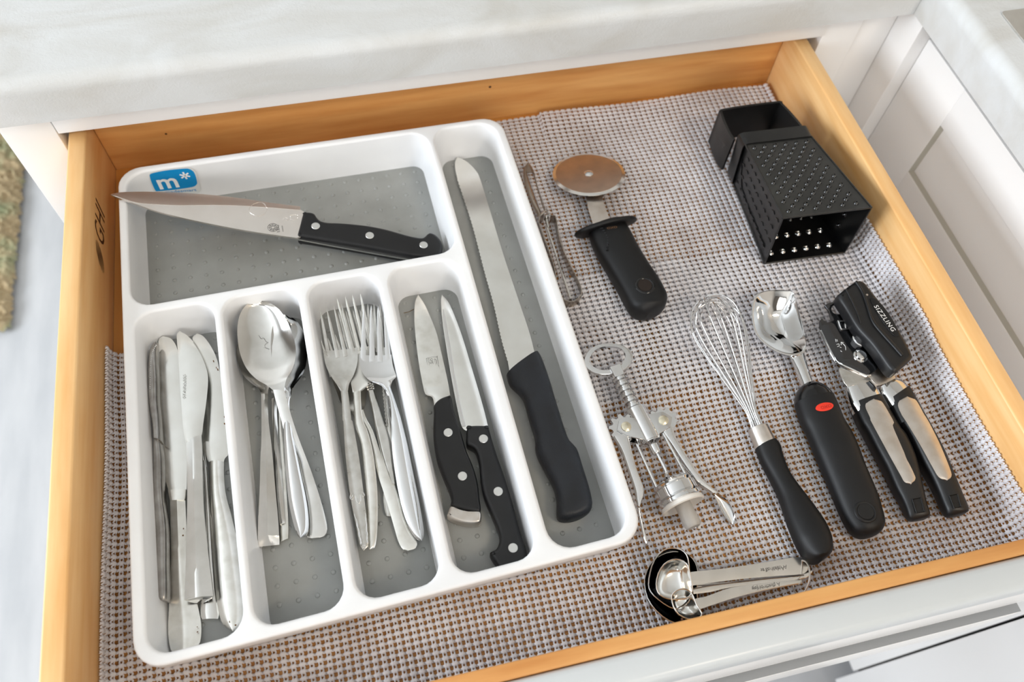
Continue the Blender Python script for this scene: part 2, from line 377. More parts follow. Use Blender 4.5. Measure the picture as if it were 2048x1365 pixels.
# right-hand run: shaker fronts
t = thing('base_cabinet', 'white shaker-fronted base cabinet of the right-hand run', 'cabinet', (1.0, -0.3, FZ))
obj('carcass', box(0.8240, 1.35, -0.55, 0.5, FZ + 0.1, 0.1040), WHITE, t)
def shaker(x, ya, yb, za, zb, parent, nm, w=0.072):
    """frame in the x plane facing -x, with a recessed panel and a bevelled grey lip"""
    d = 0.02
    o = obj(nm, box(x, x + d, ya, ya + w, za, zb, 0.0008), WHITE, parent)
    obj('frame_piece', box(x, x + d, yb - w, yb, za, zb, 0.0008), WHITE, o)
    obj('frame_piece', box(x, x + d, ya + w, yb - w, za, za + 0.046, 0.0004), WHITE, o)
    obj('frame_piece', box(x, x + d, ya + w, yb - w, zb - 0.046, zb, 0.0004), WHITE, o)
    y0, y1, z0, z1 = ya + w, yb - w, za + 0.046, zb - 0.046
    obj('inset_panel', box(x + 0.0042, x + 0.016, y0, y1, z0, z1), WHITE, o)
    q = 0.0035
    L0 = [(x + 0.0006, y0, z0), (x + 0.0006, y1, z0), (x + 0.0006, y1, z1), (x + 0.0006, y0, z1)]
    L1 = [(x + 0.0041, y0 + q, z0 + q), (x + 0.0041, y1 - q, z0 + q), (x + 0.0041, y1 - q, z1 - q), (x + 0.0041, y0 + q, z1 - q)]
    obj('bevel_lip', rings([L0, L1], cap=False), BEVELGREY, o, sharp=1)
    return o
shaker(0.8018, -0.562, -0.0555, -0.076, 0.0840, t, 'drawer_front')
shaker(0.8018, -0.562, -0.0555, -0.62, -0.080, t, 'door')
t = thing('base_cabinet', 'white flat-fronted cabinet at the lower right, beyond a dark gap', 'cabinet', (1.0, -0.9, FZ))
obj('door', box(0.8018, 0.822, -1.2, -0.5648, FZ + 0.06, 0.0840, 0.0008), WHITE, t)
obj('carcass', box(0.8240, 1.35, -1.2, -0.551, FZ + 0.1, 0.1040), DARK, t)
# lower drawer of the same cabinet
t = thing('lower_drawer', 'white lower drawer with a grey top edge and steel handle', 'drawer', (0.34, -0.55, -0.3))
obj('drawer_front', box(-0.02, 0.7010, -0.5650, -0.5470, -0.16, -0.0665, 0.001), WHITE, t)
obj('edge_strip', box(-0.02, 0.7010, -0.5647, -0.5475, -0.0664, -0.0655), GREYEDGE, t)
obj('side_panel', box(-0.006, 0.006, -0.5555, -0.03, -0.155, -0.11), WHITE, t)
obj('side_panel', box(0.672, 0.684, -0.5555, -0.03, -0.155, -0.11), WHITE, t)
# ------------------------------------------------------------------ drawer
DW, DD, DH, DT, DF = 0.680, 0.5266, 0.0671, 0.015, 0.010
t = thing('open_drawer', 'open wooden kitchen drawer with white front, holding cutlery and tools', 'drawer', (0.34, -0.27, -0.02))
DR = t
ls = obj('side_panel', box(-DT, 0, -DD - DF, 0.012, -0.018, DH, 0.0016), WOOD_Y, t)
obj('side_panel', box(DW, DW + DT, -DD - DF, 0.012, -0.018, DH, 0.0016), WOOD_Y, t)
obj('back_panel', box(0.0002, DW - 0.0002, 0, 0.012, -0.018, DH - 0.001, 0.001), WOOD_X, t)
fp = obj('front_panel', box(0.0002, DW - 0.0002, -DD - DF, -DD, -0.018, DH, 0.0012), WOOD_X, t)
obj('bottom_panel', box(0.0003, DW - 0.0003, -DD + 0.0003, -0.0003, -0.006, 0), WOOD_B, t)
ff = obj('drawer_front', box(-0.02, 0.7010, -0.5585, -DD - DF - 0.0003, 0.030, DH + 0.0003, 0.0050), FRONT, t)
obj('front_face', box(-0.02, 0.7010, -0.5582, -DD - DF - 0.0003, -0.0585, 0.0298, 0.0004), WHITE, t)
# burnt stamp on the left side: lettering and striped oval
n = V3(1, 0, 0)
st = cr(140, 380, 6.825)
A = UP(*st((466, 790))[0], V3(0, 0, 0), n); B = UP(*st((466, 290))[0], V3(0, 0, 0), n)
A[0] = B[0] = 0.0; A[2] = B[2] = (A[2] + B[2]) / 2
obj('stamped_lettering', words('GHI', A, B, n, shear=0.35, hs=1.25, raise_=0.0002), STAMP, ls, sharp=0)
oc = UP(*st((405, 910))[0], V3(0, 0, 0), n)
e1 = unit(UP(*st((452, 1140))[0], V3(0, 0, 0), n) - UP(*st((350, 680))[0], V3(0, 0, 0), n)); e2 = np.cross(n, e1)
ha = 0.5 * np.linalg.norm(UP(*st((452, 1140))[0], V3(0, 0, 0), n) - UP(*st((350, 680))[0], V3(0, 0, 0), n)); hb = ha * 0.42
parts = []
for k in range(-3, 4):
    yk = k / 3.6; half = math.sqrt(max(0.02, 1 - yk * yk)) * ha; w_ = 0.0011
    P = [oc + e2 * hb * yk + e1 * half * q + n * 0.0002 for q in np.linspace(-1, 1, 9)]
    ups = [p + e2 * w_ * (1 - 0.6 * abs(q)) for p, q in zip(P, np.linspace(-1, 1, 9))]
    parts.append((P + ups, [[i, i + 1, i + 10, i + 9] for i in range(8)]))
obj('stamped_oval', join(*parts), STAMP, ls, sharp=0)
# knot marks
for nm, (px, py) in (('knot', (994, 173)), ('knot', (1496, 1221)), ('knot', (332, 267))):
    pass
k1 = UP(332, 268, V3(0, 0, 0), V3(0, 1, 0)); obj('knot', disc(k1 + V3(0, 0.0002, 0), (0, -1, 0), 0.0011, 0.0004, 10, 0.0001), STAMP, DR)
k1 = UP(980, 174, V3(0, 0, 0), V3(0, 1, 0)); obj('knot', disc(k1 + V3(0, 0.0002, 0), (0, -1, 0), 0.0014, 0.0004, 10, 0.0001), STAMP, DR)
k1 = U(1364, 1239, DH); obj('knot', disc(k1 - V3(0, 0, 0.0003), (0, 0, 1), 0.0007, 0.0005, 10, 0.0001), STAMP, fp)

# ------------------------------------------------------------------ knitted liner
def liner(name, label, x0, x1, y0, y1, zoff, climbl, climbr, climbf, over, seed, wav=1.0):
    px, py = 0.00605, 0.0048; nx, ny = 10, 7
    LX = climbl + (x1 - x0) + climbr; LY = climbf + (y1 - y0)
    cx, cy = int(LX / px), int(LY / py); NX, NY = cx * nx, cy * ny
    u = np.arange(NX + 1) / nx; v = np.arange(NY + 1) / ny
    Ug, Vg = np.meshgrid(u, v)                     # cell units
    fu = Ug - np.floor(Ug + 1e-9); fv = Vg - np.floor(Vg + 1e-9)
    # large diamond hole at the cell corner, small hole mid-way, bead at (0.5, 0.5)
    du = np.minimum(fu, 1 - fu); dv = np.minimum(fv, 1 - fv)
    dbig = ((du / 0.22) ** 1.5 + (dv / 0.36) ** 1.5) ** (1 / 1.5)
    dsm = np.sqrt(((fu - 0.5) / 0.11) ** 2 + (dv / 0.17) ** 2)
    bead = np.sqrt(np.maximum(0, 1 - ((fu - 0.5) / 0.52) ** 2 * 0.9 - ((fv - 0.5) / 0.52) ** 2 * 0.9))
    hgt = 0.0013 + 0.0013 * bead
    hgt = np.where(dbig < 1.25, np.minimum(hgt, 0.0004 + 0.0016 * np.clip(dbig - 0.9, 0, 1)), hgt)
    hgt = np.where(dsm < 1.2, np.minimum(hgt, 0.0005), hgt)
    r = np.random.RandomState(seed); jit = r.rand(cy + 2, cx + 2) * 0.0005
    hgt = hgt + jit[np.clip(np.floor(Vg).astype(int), 0, cy), np.clip(np.floor(Ug).astype(int), 0, cx)] * bead * 0.7
    a = Ug * px - climbl; b = Vg * py - climbf
    # wandering of the knit
    a2 = a + wav * (0.0012 * np.sin(b * 31 + 1.2) + 0.0007 * np.sin(a * 45 + b * 20 + seed))
    b2 = b + wav * (0.0010 * np.sin(a * 27 + 0.5) + 0.0006 * np.sin(b * 50 - a * 33))
    wx = x1 - x0; rad = 0.012
    def fold(s, lim):                               # arc length -> (across, up)
        s = np.maximum(s, 0); arc = rad * math.pi / 2
        th = np.clip(s / rad, 0, math.pi / 2)
        return rad * np.sin(th), rad * (1 - np.cos(th)) + np.maximum(0, s - arc)
    X = a2.copy(); Zb = np.zeros_like(a)
    eR = a2 - (wx - rad); xr, zr = fold(eR, 0)
    if climbr > 0: X = np.where(eR > 0, (wx - rad) + xr, X); Zb = np.where(eR > 0, zr, Zb)
    if climbl > 0:
        eL = rad - a2; xl, zl = fold(eL, 0); X = np.where(eL > 0, rad - xl, X); Zb = np.where(eL > 0, zl, Zb)
    Y = b2.copy()
    if climbf > 0:
        eF = rad - b2; yl, zf = fold(eF, 0); Y = np.where(eF > 0, rad - yl, Y); Zb = Zb + np.where(eF > 0, zf, 0)
    Z = zoff + Zb + wav * 0.0003 * (1 + np.sin(a * 38 + b * 12))
    if over: Z = Z + over(a, b + y0)
    und = (a + x0 > 0.032) & (a + x0 < 0.368) & (b + y0 < -0.055) & (b + y0 > -0.470)
    Z = np.where(und, zoff, Z); hgt = np.where(und, np.minimum(hgt * 0.75, 0.0022), hgt)
    if climbr < 0.01:
        bnd = np.clip(-(b + y0 - YB) / 0.004, 0, 1); hgt = hgt * (1 - 0.6 * bnd)
    hd = hgt
    X = X + x0; Y = Y + y0
    # thickness is added inward on the climbing strips
    tR = np.clip(np.where(climbr > 0, (a2 - (wx - rad)) / (rad * 1.57), 0), 0, 1); tL = np.clip(np.where(climbl > 0, (rad - a2) / (rad * 1.57), 0), 0, 1)
    tF = np.clip(np.where(climbf > 0, (rad - b2) / (rad * 1.57), 0), 0, 1)
    X = X - hd * np.sin(tR * 1.57) + hd * np.sin(tL * 1.57); Y = Y + hd * np.sin(tF * 1.57)
    Z = Z + hd * np.cos(np.maximum(np.maximum(tR, tL), tF) * 1.57)
    co = np.stack([X, Y, Z], -1).reshape(-1, 3)
    cu_ = (np.arange(NX) + 0.5) / nx; cv_ = (np.arange(NY) + 0.5) / ny
    CU, CV = np.meshgrid(cu_, cv_); gu = CU % 1; gv = CV % 1
    du = np.minimum(gu, 1 - gu); dv = np.minimum(gv, 1 - gv)
    keep = ((du / 0.22) ** 1.5 + (dv / 0.38) ** 1.5 > 1.0) & (((gu - 0.5) / 0.105) ** 2 + (dv / 0.17) ** 2 > 1.0)
    idx = (np.arange(NY)[:, None] * (NX + 1) + np.arange(NX)[None, :])
    q = np.stack([idx, idx + 1, idx + NX + 2, idx + NX + 1], -1)[keep]
    used = np.zeros(len(co), bool); used[q.ravel()] = True; remap = np.cumsum(used) - 1
    co = co[used]; q = remap[q]
    loc = V3((x0 + x1) / 2, (y0 + y1) / 2, zoff)
    me = bpy.data.meshes.new(name); me.vertices.add(len(co)); me.vertices.foreach_set('co', (co - loc).ravel().astype(np.float32))
    me.loops.add(q.size); me.loops.foreach_set('vertex_index', q.ravel().astype(np.int32))
    me.polygons.add(len(q)); me.polygons.foreach_set('loop_start', np.arange(0, q.size, 4, dtype=np.int32))
    me.polygons.foreach_set('use_smooth', np.ones(len(q), bool)); me.update(calc_edges=True); me.materials.append(LINER)
    o = bpy.data.objects.new(name, me); link(o, None, loc); tag(o, label, 'drawer liner'); return o
YB, YA2 = -0.2075, -0.338
liner('mesh_liner', 'taupe knitted grip liner at the back, under grater and cutter', 0.352, 0.679, YA2, -0.004, 0.0003, 0, 0.002, 0,
      lambda a, y: 0.004 * np.exp(-((y + 0.012) / 0.02) ** 2) * (0.6 + 0.4 * np.sin(a * 14)) * (a > 0.07), 3)
def over2(a, y):
    k = 1 / (1 + np.exp(-(y + 0.345) / 0.004)) * (a > 0.372)
    return 0.0032 * k
liner('mesh_liner', 'taupe knitted grip liner at the front, climbing the drawer sides', 0.001, 0.679, -DD + 0.001, YB, 0.0003, 0.013, 0.034, 0.012, over2, 5)

# ------------------------------------------------------------------ cutlery tray
TL, TR, BL, BR = V3(.0195, -.0475), V3(.3690, -.0445), V3(.0335, -.4785), V3(.3815, -.4650)
def T(u, v, z):
    a, b = u / 350, v / 425
    p = (1 - a) * (1 - b) * TL + a * (1 - b) * TR + (1 - a) * b * BL + a * b * BR
    return V3(p[0], p[1], z)
def rrect(u0, u1, v0, v1, r, k=6):
    out = []
    for cx, cy, a0 in ((u0 + r, v0 + r, 180), (u1 - r, v0 + r, 270), (u1 - r, v1 - r, 0), (u0 + r, v1 - r, 90)):
        for j in range(k + 1):
            a = math.radians(a0 + 90 * j / k); out.append((cx + r * math.cos(a), cy + r * math.sin(a)))
    return out
ZR, ZB = 0.048, 0.0046
CELLS = [  # rim rect (after the rolled edge), floor rect, radii
    ((7, 276, 6.5, 148.0), (8.2, 271, 8.0, 147.0), 17, 11),
    ((9, 70.5, 156, 417.5), (10, 69.8, 157, 417), 15, 12),
    ((77.2, 137.5, 156, 417.5), (78.4, 136.5, 157, 417), 15, 12),
    ((145.6, 203.5, 156, 417.5), (147, 202, 157, 417), 15, 12),
    ((212.5, 272, 156, 417.5), (216, 271, 157, 417), 15, 12),
    ((282.5, 341.5, 6.5, 418), (288, 340, 8, 417.5), 17, 12)]
tr = thing('cutlery_tray', 'white plastic cutlery tray with grey-bottomed compartments in the drawer', 'cutlery tray', (0.2, -0.27, 0.003))
fr = 2.6; V = []; F = []; holes_idx = []
def addring(P):
    i0 = len(V); V.extend([tuple(T(u, v, z)) for u, v, z in P]); return list(range(i0, i0 + len(P)))
def bridge(a, b):
    n_ = len(a)
    for j in range(n_): F.append([a[j], a[(j + 1) % n_], b[(j + 1) % n_], b[j]])
for (rc, fl, r1, r2) in CELLS:
    prev = None
    for k in range(6):
        a = math.pi / 2 * k / 5; o_ = fr * (1 - math.sin(a)); z = ZR - fr * 0.001 * (1 - math.cos(a))
        ring = addring([(u, v, z) for u, v in rrect(rc[0] - o_, rc[1] + o_, rc[2] - o_, rc[3] + o_, r1 + o_)])
        if prev: bridge(prev, ring)
        else: holes_idx.append(ring)
        prev = ring
    for f_ in (0.5, 1.0):
        q = [rc[i] * (1 - f_) + fl[i] * f_ for i in range(4)]
        ring = addring([(u, v, (ZR - 0.0026) * (1 - f_) + 0.0075 * f_) for u, v in rrect(*q, r1 * (1 - f_) + r2 * f_)]); bridge(prev, ring); prev = ring
    ring = addring([(u, v, ZB) for u, v in rrect(fl[0] + 1.2, fl[1] - 1.2, fl[2] + 1.2, fl[3] - 1.2, r2)]); bridge(prev, ring)
    F.append(ring)
fr2 = 2.0
prev = None; outer = None
for k in range(5):
    a = math.pi / 2 * k / 4; i_ = fr2 * (1 - math.sin(a)); z = ZR - fr2 * 0.001 * (1 - math.cos(a))
    ring = addring([(u, v, z) for u, v in rrect(i_, 350 - i_, i_, 425 - i_, 20 - i_)])
    if prev: bridge(prev, ring)
    else: outer = ring
    prev = ring
for i_, z in ((0, 0.0385), (1.2, 0.0382), (2.4, 0.0375), (7, 0.0034)):
    ring = addring([(u, v, z) for u, v in rrect(i_, 350 - i_, i_, 425 - i_, 20 - min(i_, 8))]); bridge(prev, ring); prev = ring
F.append(prev)
loops = [outer] + holes_idx
flat = [i for l in loops for i in l]
for tri in tessellate_polygon([[Vector((V[i][0], V[i][1], 0)) for i in l] for l in loops]): F.append([flat[i] for i in tri])
obj('body', (V, F), TRAY, tr, sharp=50)
for ci, (rc, fl, r1, r2) in enumerate(CELLS):
    o_ = 0.6; R0 = rrect(fl[0] + o_, fl[1] - o_, fl[2] + o_, fl[3] - o_, r2 - 0.5)
    VF = rings([[T(u, v, ZB + 0.0002) for u, v in R0], [T(u, v, 0.0054) for u, v in R0], [T(u, v, 0.0058) for u, v in rrect(fl[0] + 1.2, fl[1] - 1.2, fl[2] + 1.2, fl[3] - 1.2, r2 - 1)]])
    mt = obj('compartment_mat', VF, MAT, tr)
    bumps = []; pit = 13.6
    nu = int((fl[1] - fl[0] - 12) / pit); nv = int((fl[3] - fl[2] - 12) / pit)
    u0 = (fl[0] + fl[1]) / 2 - nu * pit / 2; v0 = (fl[2] + fl[3]) / 2 - nv * pit / 2
    for i in range(nu + 1):
        for j in range(nv + 1):
            c_ = T(u0 + i * pit, v0 + j * pit, 0.0057)
            bumps.append(lathe(c_, (0, 0, 1), [(0, 0.0020), (0.0003, 0.0019), (0.0008, 0.0013), (0.0010, 0.0004)], 8))
    b_ = obj('raised_dots', join(*bumps), MAT, mt, sharp=80)
    if (nu + 1) * (nv + 1) > 30: b_['kind'] = 'stuff'
# sticker on the back wall of the large compartment
wn = unit(V3(-0.0086, -1, 0.035)); wp = T(60, 7.2, 0.03) + V3(0, -0.0004, 0)
s1 = cr(220, 220, 3.4125)
def sp(pts, lift_=0.0): return np.array([UP(x, y, wp + wn * lift_, wn) for x, y in pts])
bl_ = catmull(s1((272, 455), (285, 435), (380, 415), (490, 403), (540, 404), (575, 430), (594, 490), (590, 510), (560, 527), (440, 545), (330, 555), (310, 550), (290, 510)), 4, True)
back_ = catmull(s1((266, 455), (282, 428), (380, 408), (495, 396), (548, 398), (585, 425), (604, 490), (620, 545), (590, 575), (500, 575), (330, 575), (300, 560), (280, 510)), 4, True)
bk = obj('sticker', slab(sp(back_, 0.0003), 0.0002, nrm=wn), CLEAR, tr, sharp=0); tag(bk, 'blue and white price sticker')
obj('blue_field', slab(sp(bl_, 0.0005), 0.00015, nrm=wn), BLUE, bk, sharp=0)
a_, b_ = sp(s1((342, 541), (476, 524)), 0.0006)
obj('lettering', words('m', a_, b_, wn, hs=1.0, raise_=0.0001, offset=0.02), STKW, bk, sharp=0)
a_, b_ = sp(s1((484, 512), (545, 500)), 0.0006)
ac_ = sp(s1((511, 449)), 0.0007)[0]; ex_ = unit(b_ - a_); ey_ = np.cross(wn, ex_)
for k in range(3):
    q = math.pi * k / 3 + math.pi / 2; d_ = ex_ * math.cos(q) + ey_ * math.sin(q); n2 = np.cross(wn, d_)
    obj('asterisk_bar', slab([ac_ + d_ * 0.0045 + n2 * 0.0008, ac_ - d_ * 0.0045 + n2 * 0.0008, ac_ - d_ * 0.0045 - n2 * 0.0008, ac_ + d_ * 0.0045 - n2 * 0.0008], 0.0001, nrm=wn), STKW, bk, sharp=0)
a_, b_ = sp(s1((380, 570), (592, 553)), 0.0006)
obj('lettering', words('madesmart', a_, b_, wn, hs=0.8, raise_=0.0001), BLUE, bk, sharp=0)

# ------------------------------------------------------------------ knives in the left compartment
kA, kB = cr(270, 650, 4.004), cr(270, 980, 4.004)
GK = 'table knives in the left compartment'
def rust(pts, z, parent, r=0.0006):
    for k, (x, y) in enumerate(pts):
        P = U(x, y, z); c_ = circle(P, r * (0.7 + 0.5 * random.random()), k=9); c_ += rng.uniform(-r * 0.25, r * 0.25, c_.shape) * V3(1, 1, 0)
        obj('rust_spot', slab(c_, 0.0002), RUST, parent, sharp=0)
# hidden knife (only its squared end and edge show)
L = kA((545, 1090), (548, 1200), (556, 1365)) + kB((560, 200), (560, 500), (545, 800), (528, 920), (525, 1015), (540, 1040))
R = kA((575, 1090), (590, 1200), (600, 1365)) + kB((612, 200), (630, 500), (655, 800), (668, 900), (672, 1000), (665, 1035))
t = thing('table_knife', 'table knife lying underneath, only its squared handle end showing', 'knife', U(*L[3], 0.0062), GK)
obj('handle', body(L, R, 0.0095, 0.0016, kind='rib', thick=0.0035, taper=False), STEEL, t)
obj('blade', body(kA((500, 560), (490, 700), (510, 900), (545, 1090)), kA((560, 560), (560, 700), (568, 900), (575, 1090)), 0.0095, 0.0004, kind='rib', thick=0.0012), BLADE, t)
# knife on its edge against the left wall
DKEDGE = pm('knife_dark_reflection', (0.42, 0.40, 0.38), 0.3, 1.0, col2=(0.30, 0.28, 0.26), scale=90)  # base colour darkened to carry the knife's dark reflection
t = thing('table_knife', 'dark serrated table knife standing on edge by the left tray wall', 'knife', U(325, 900, 0.0062), GK)
L = kA((165, 158), (135, 215), (118, 350), (114, 500)); R = kA((186, 150), (187, 260), (188, 400), (188, 560))
L = kA((166, 158), (135, 215), (118, 350), (118, 520), (128, 680), (150, 800), (160, 930)); R = kA((184, 150), (184, 300), (190, 450), (192, 600), (206, 750), (214, 880), (216, 940))
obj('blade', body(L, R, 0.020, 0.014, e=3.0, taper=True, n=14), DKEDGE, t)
teeth = []
for k in range(26):
    f_ = k / 25; P = np.array(kA((163, 165), (135, 225), (120, 350), (117, 510))); P, _ = resample(catmull(P, 6), 26); q = U(P[k][0] + 1.2, P[k][1], 0.0265)
    teeth.append(lathe(q, (0, 0, 1), [(0, 0.0007), (0.0005, 0.0005), (0.0009, 0.0001)], 5))
obj('serration', join(*teeth), STEEL, t)
L = kA((160, 930), (160, 1100), (163, 1365)) + kB((178, 300), (188, 600), (196, 850), (218, 892)); R = kA((214, 925), (232, 1100), (238, 1365)) + kB((268, 300), (272, 600), (275, 850), (262, 898))
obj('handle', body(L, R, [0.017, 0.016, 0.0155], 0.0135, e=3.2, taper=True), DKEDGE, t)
# second knife, long round-ended handle at the bottom
t = thing('table_knife', 'wide-bladed table knife with stained round-ended handle reaching the tray front', 'knife', U(350, 1150, 0.0062), GK)
L = kA((225, 92), (195, 110), (188, 160), (195, 500), (215, 800), (228, 1050), (242, 1230), (268, 1330)) + kB((276, 75),)
R = kA((225, 92), (280, 105), (320, 150), (345, 230), (380, 500), (405, 800), (415, 1050), (415, 1230), (412, 1330)) + kB((395, 75),)
obj('blade', body(L, R, [0.013, 0.0125, 0.012], 0.0006, kind='rib', thick=0.0016, N=40), BLADE, t)
obj('collar', body(kB((262, 5), (272, 60), (280, 90)), kB((412, 0), (408, 60), (400, 85)), 0.0135, 0.003, e=2.5, taper=False, N=8), STEELW, t)
L = kB((280, 80), (285, 300), (290, 500), (285, 700), (272, 950), (265, 1130), (280, 1260), (310, 1312), (400, 1318)); R = kB((402, 78), (412, 300), (425, 500), (450, 700), (490, 880), (525, 1040), (530, 1160), (505, 1250), (400, 1318))
hd = obj('handle', body(L, R, [0.0125, 0.0115, 0.0105, 0.010], 0.0020, kind='ridge', thick=0.0045, N=36), STEELW, t)
rust(kB((342, 110), (388, 310), (384, 365), (498, 1100), (500, 1140)), 0.0133, hd, 0.0005)
# third knife (on top)
t = thing('table_knife', 'polished table knife lying on top with a squared flared handle', 'knife', U(395, 950, 0.012), GK)
L = kA((360, 52), (335, 75), (338, 150), (350, 320), (365, 550), (380, 760), (395, 890), (412, 945)); R = kA((360, 52), (410, 80), (470, 140), (530, 240), (575, 360), (585, 460), (568, 640), (548, 780), (535, 880), (510, 935))
bl = obj('blade', body(L, R, [0.020, 0.0215, 0.023], 0.0009, kind='rib', thick=0.0017, N=40), BLADE, t)
sr_ = []
P, _ = resample(catmull(np.array(kA((470, 142), (530, 240), (573, 355), (583, 455))), 6), 30)
for q in P: sr_.append(lathe(U(q[0], q[1], 0.0208), (0, 0, 1), [(0, 0.0004), (0.0004, 0.0003), (0.0006, 0.0001)], 5))
obj('serration', join(*sr_), STEELD, bl)
a_, b_ = U(*kA((405, 590))[0], 0.0222), U(*kA((408, 400))[0], 0.0222)
obj('etched_lettering', words('STAINLESS', a_, b_, UPZ, raise_=0.0008, hs=0.6), INKL, bl, sharp=0)
L = kA((410, 935), (415, 1100), (418, 1365)) + kB((415, 250), (408, 500), (400, 750), (395, 885)); R = kA((532, 880), (540, 1100), (545, 1365)) + kB((558, 250), (585, 500), (612, 720), (628, 850))
obj('handle', body(L, R, [0.023, 0.0215, 0.020], [0.0015, 0.0025, 0.0032], kind='ridge', thick=0.005, N=30, taper=False), STEEL, t)
L, R = kB((395, 885), (405, 897), (520, 893)), kB((628, 850), (620, 868), (520, 893))
hd = obj('bevelled_end', body(kB((396, 884), (420, 895), (455, 902)), kB((628, 850), (600, 875), (560, 895)), [0.0195, 0.0175, 0.0155], [0.003, 0.002, 0.0006], kind='ridge', thick=0.0035, N=8, taper=False), STEEL, t)
# fourth knife (right)
t = thing('table_knife', 'table knife at the right with rust-specked blade and smooth oval handle', 'knife', U(430, 1000, 0.008), GK)
L = kA((500, 72), (462, 95), (466, 150), (490, 330), (520, 560), (545, 760), (545, 900), (552, 1000), (580, 1080), (600, 1110)); R = kA((500, 72), (545, 90), (600, 160), (650, 260), (685, 400), (705, 560), (722, 740), (735, 900), (748, 1030), (720, 1070), (708, 1110))
bl = obj('blade', body(L, R, [0.0135, 0.014, 0.0145], 0.0008, kind='rib', thick=0.0017, N=40), BLADE, t)
rust(kA((628, 288), (650, 340), (662, 355), (715, 735), (716, 790), (665, 1112)), 0.0150, bl, 0.0006)
L = kA((592, 1100), (595, 1200), (600, 1365)) + kB((612, 200), (625, 400), (635, 620), (650, 850), (680, 1020), (725, 1105), (790, 1142)); R = kA((712, 1098), (712, 1200), (728, 1365)) + kB((770, 200), (815, 400), (848, 620), (875, 820), (888, 960), (868, 1075), (790, 1142))
hd = obj('handle', body(L, R, [0.0145, 0.0135, 0.0125, 0.012], [0.0035, 0.0030, 0.003], kind='rib', thick=0.0065, N=36), STEELW, t)
rust(kB((757, 1055), (760, 1062), (806, 1085)), 0.0150, hd, 0.0006)

# ------------------------------------------------------------------ spoons
S3, S4 = cr(450, 590, 4.004), cr(450, 800, 4.004)
GS = 'spoons in the second compartment'
def spoon(label, bl, br, nl, nr, zb, zh, dep, mat, crown, hk='rib', hth=0.0022, base=None, pat=None):
    t = thing('spoon', label, 'spoon', U(*base, 0.0062), GS)
    obj('bowl', body(bl, br, zb, [(0, 0), (0.12, -dep * 0.55), (0.45, -dep), (0.75, -dep * 0.6), (1, 0)] if False else np.array([(0, 0), (0.1, -dep * 0.5), (0.4, -dep), (0.72, -dep * 0.62), (0.92, -dep * 0.1), (1, 0)]), kind='rib', thick=0.0014, N=44, n=40, taper=True), mat, t, sharp=60)
    h = obj('handle', body(nl, nr, zh, crown, kind=hk, thick=hth, N=36, taper=True), mat, t)
    return t, h
# fifth (lowest), plain bent end
spoon('lowest plain spoon, its narrow handle end showing under the others', S3((300, 260), (240, 330), (240, 450), (300, 570), (400, 720), (425, 800)), S3((300, 260), (380, 280), (440, 350), (460, 480), (460, 620), (455, 740), (450, 800)),
      S4((428, 20), (425, 200), (432, 500), (436, 800), (438, 1050), (445, 1138)), S4((452, 20), (460, 200), (480, 500), (497, 800), (507, 1000), (505, 1112)), [0.010, 0.0085, 0.010], [0.0105, 0.0095, 0.009], 0.0015, STEELW, 0.0004, base=(562, 1000))
t, h = spoon('facet-ended spoon lying between two others, nested below', S3((280, 240), (215, 330), (220, 480), (280, 620), (345, 710), (375, 790)), S3((280, 240), (370, 260), (430, 350), (445, 500), (440, 640), (425, 720), (412, 790)),
      S4((375, -10), (378, 150), (388, 400), (400, 650), (418, 850), (432, 970), (440, 1000)), S4((413, -10), (418, 150), (438, 400), (460, 650), (475, 850), (484, 960), (482, 985)), [0.0125, 0.011, 0.0135], [0.0135, 0.0125, 0.0115], 0.003, STEEL, 0.0012, hk='ridge', base=(555, 1000))
t, h = spoon('facet-ended spoon at the left, its flared handle ending in a pyramid', S3((240, 235), (150, 280), (103, 380), (93, 470), (110, 570), (150, 650), (215, 712), (268, 748), (290, 800)), S3((240, 235), (330, 280), (420, 380), (440, 480), (425, 580), (400, 650), (375, 712), (350, 745), (342, 800)),
      S3((290, 795), (292, 1000), (290, 1200)) + S4((284, 450), (278, 700), (266, 950), (263, 1100)), S3((342, 795), (348, 1000), (372, 1200)) + S4((385, 500), (402, 700), (425, 950), (433, 1090)), [0.0175, 0.0175, 0.0185], [0.0185, 0.0165, 0.0145, 0.0135], 0.006, STEEL, [0.0008, 0.0015, 0.0028, 0.003], hk='ridge', hth=0.003, base=(530, 1000))
obj('pyramid_end', body(S4((263, 1098), (266, 1140), (272, 1178)), S4((433, 1088), (436, 1120), (435, 1162)), [0.0135, 0.0125, 0.011], [0.003, 0.0015, 0.0002], kind='ridge', thick=0.003, N=6, taper=False, bunch=0), STEEL, t)
t, h = spoon('large polished spoon on top with a scribbled scratch in its bowl', S3((280, 47), (190, 66), (130, 135), (101, 240), (102, 360), (124, 480), (172, 590), (250, 675), (330, 722), (385, 765)), S3((280, 47), (372, 72), (442, 130), (505, 230), (548, 340), (567, 440), (560, 530), (532, 610), (490, 680), (474, 765)),
      S3((385, 762), (410, 860), (450, 1000), (490, 1150)) + S4((545, 420), (590, 600), (628, 800), (640, 950), (640, 1060), (660, 1105), (700, 1114)), S3((474, 762), (500, 860), (540, 1000), (590, 1150)) + S4((640, 440), (700, 600), (765, 800), (805, 950), (818, 1040), (790, 1095), (700, 1114)), [0.036, 0.0345, 0.034], [0.034, 0.024, 0.013, 0.0105, 0.0095], 0.0085, STEEL, [0.0004, 0.0006, 0.001], base=(600, 1000))
sc_ = S3((232, 300), (258, 298), (262, 330), (238, 335), (240, 305), (270, 325), (290, 350), (310, 345), (330, 375), (345, 380), (320, 400), (330, 430), (372, 440), (386, 480), (365, 495), (345, 475), (350, 440), (330, 425), (250, 424))
P = catmull(sc_, 4); zc = UP
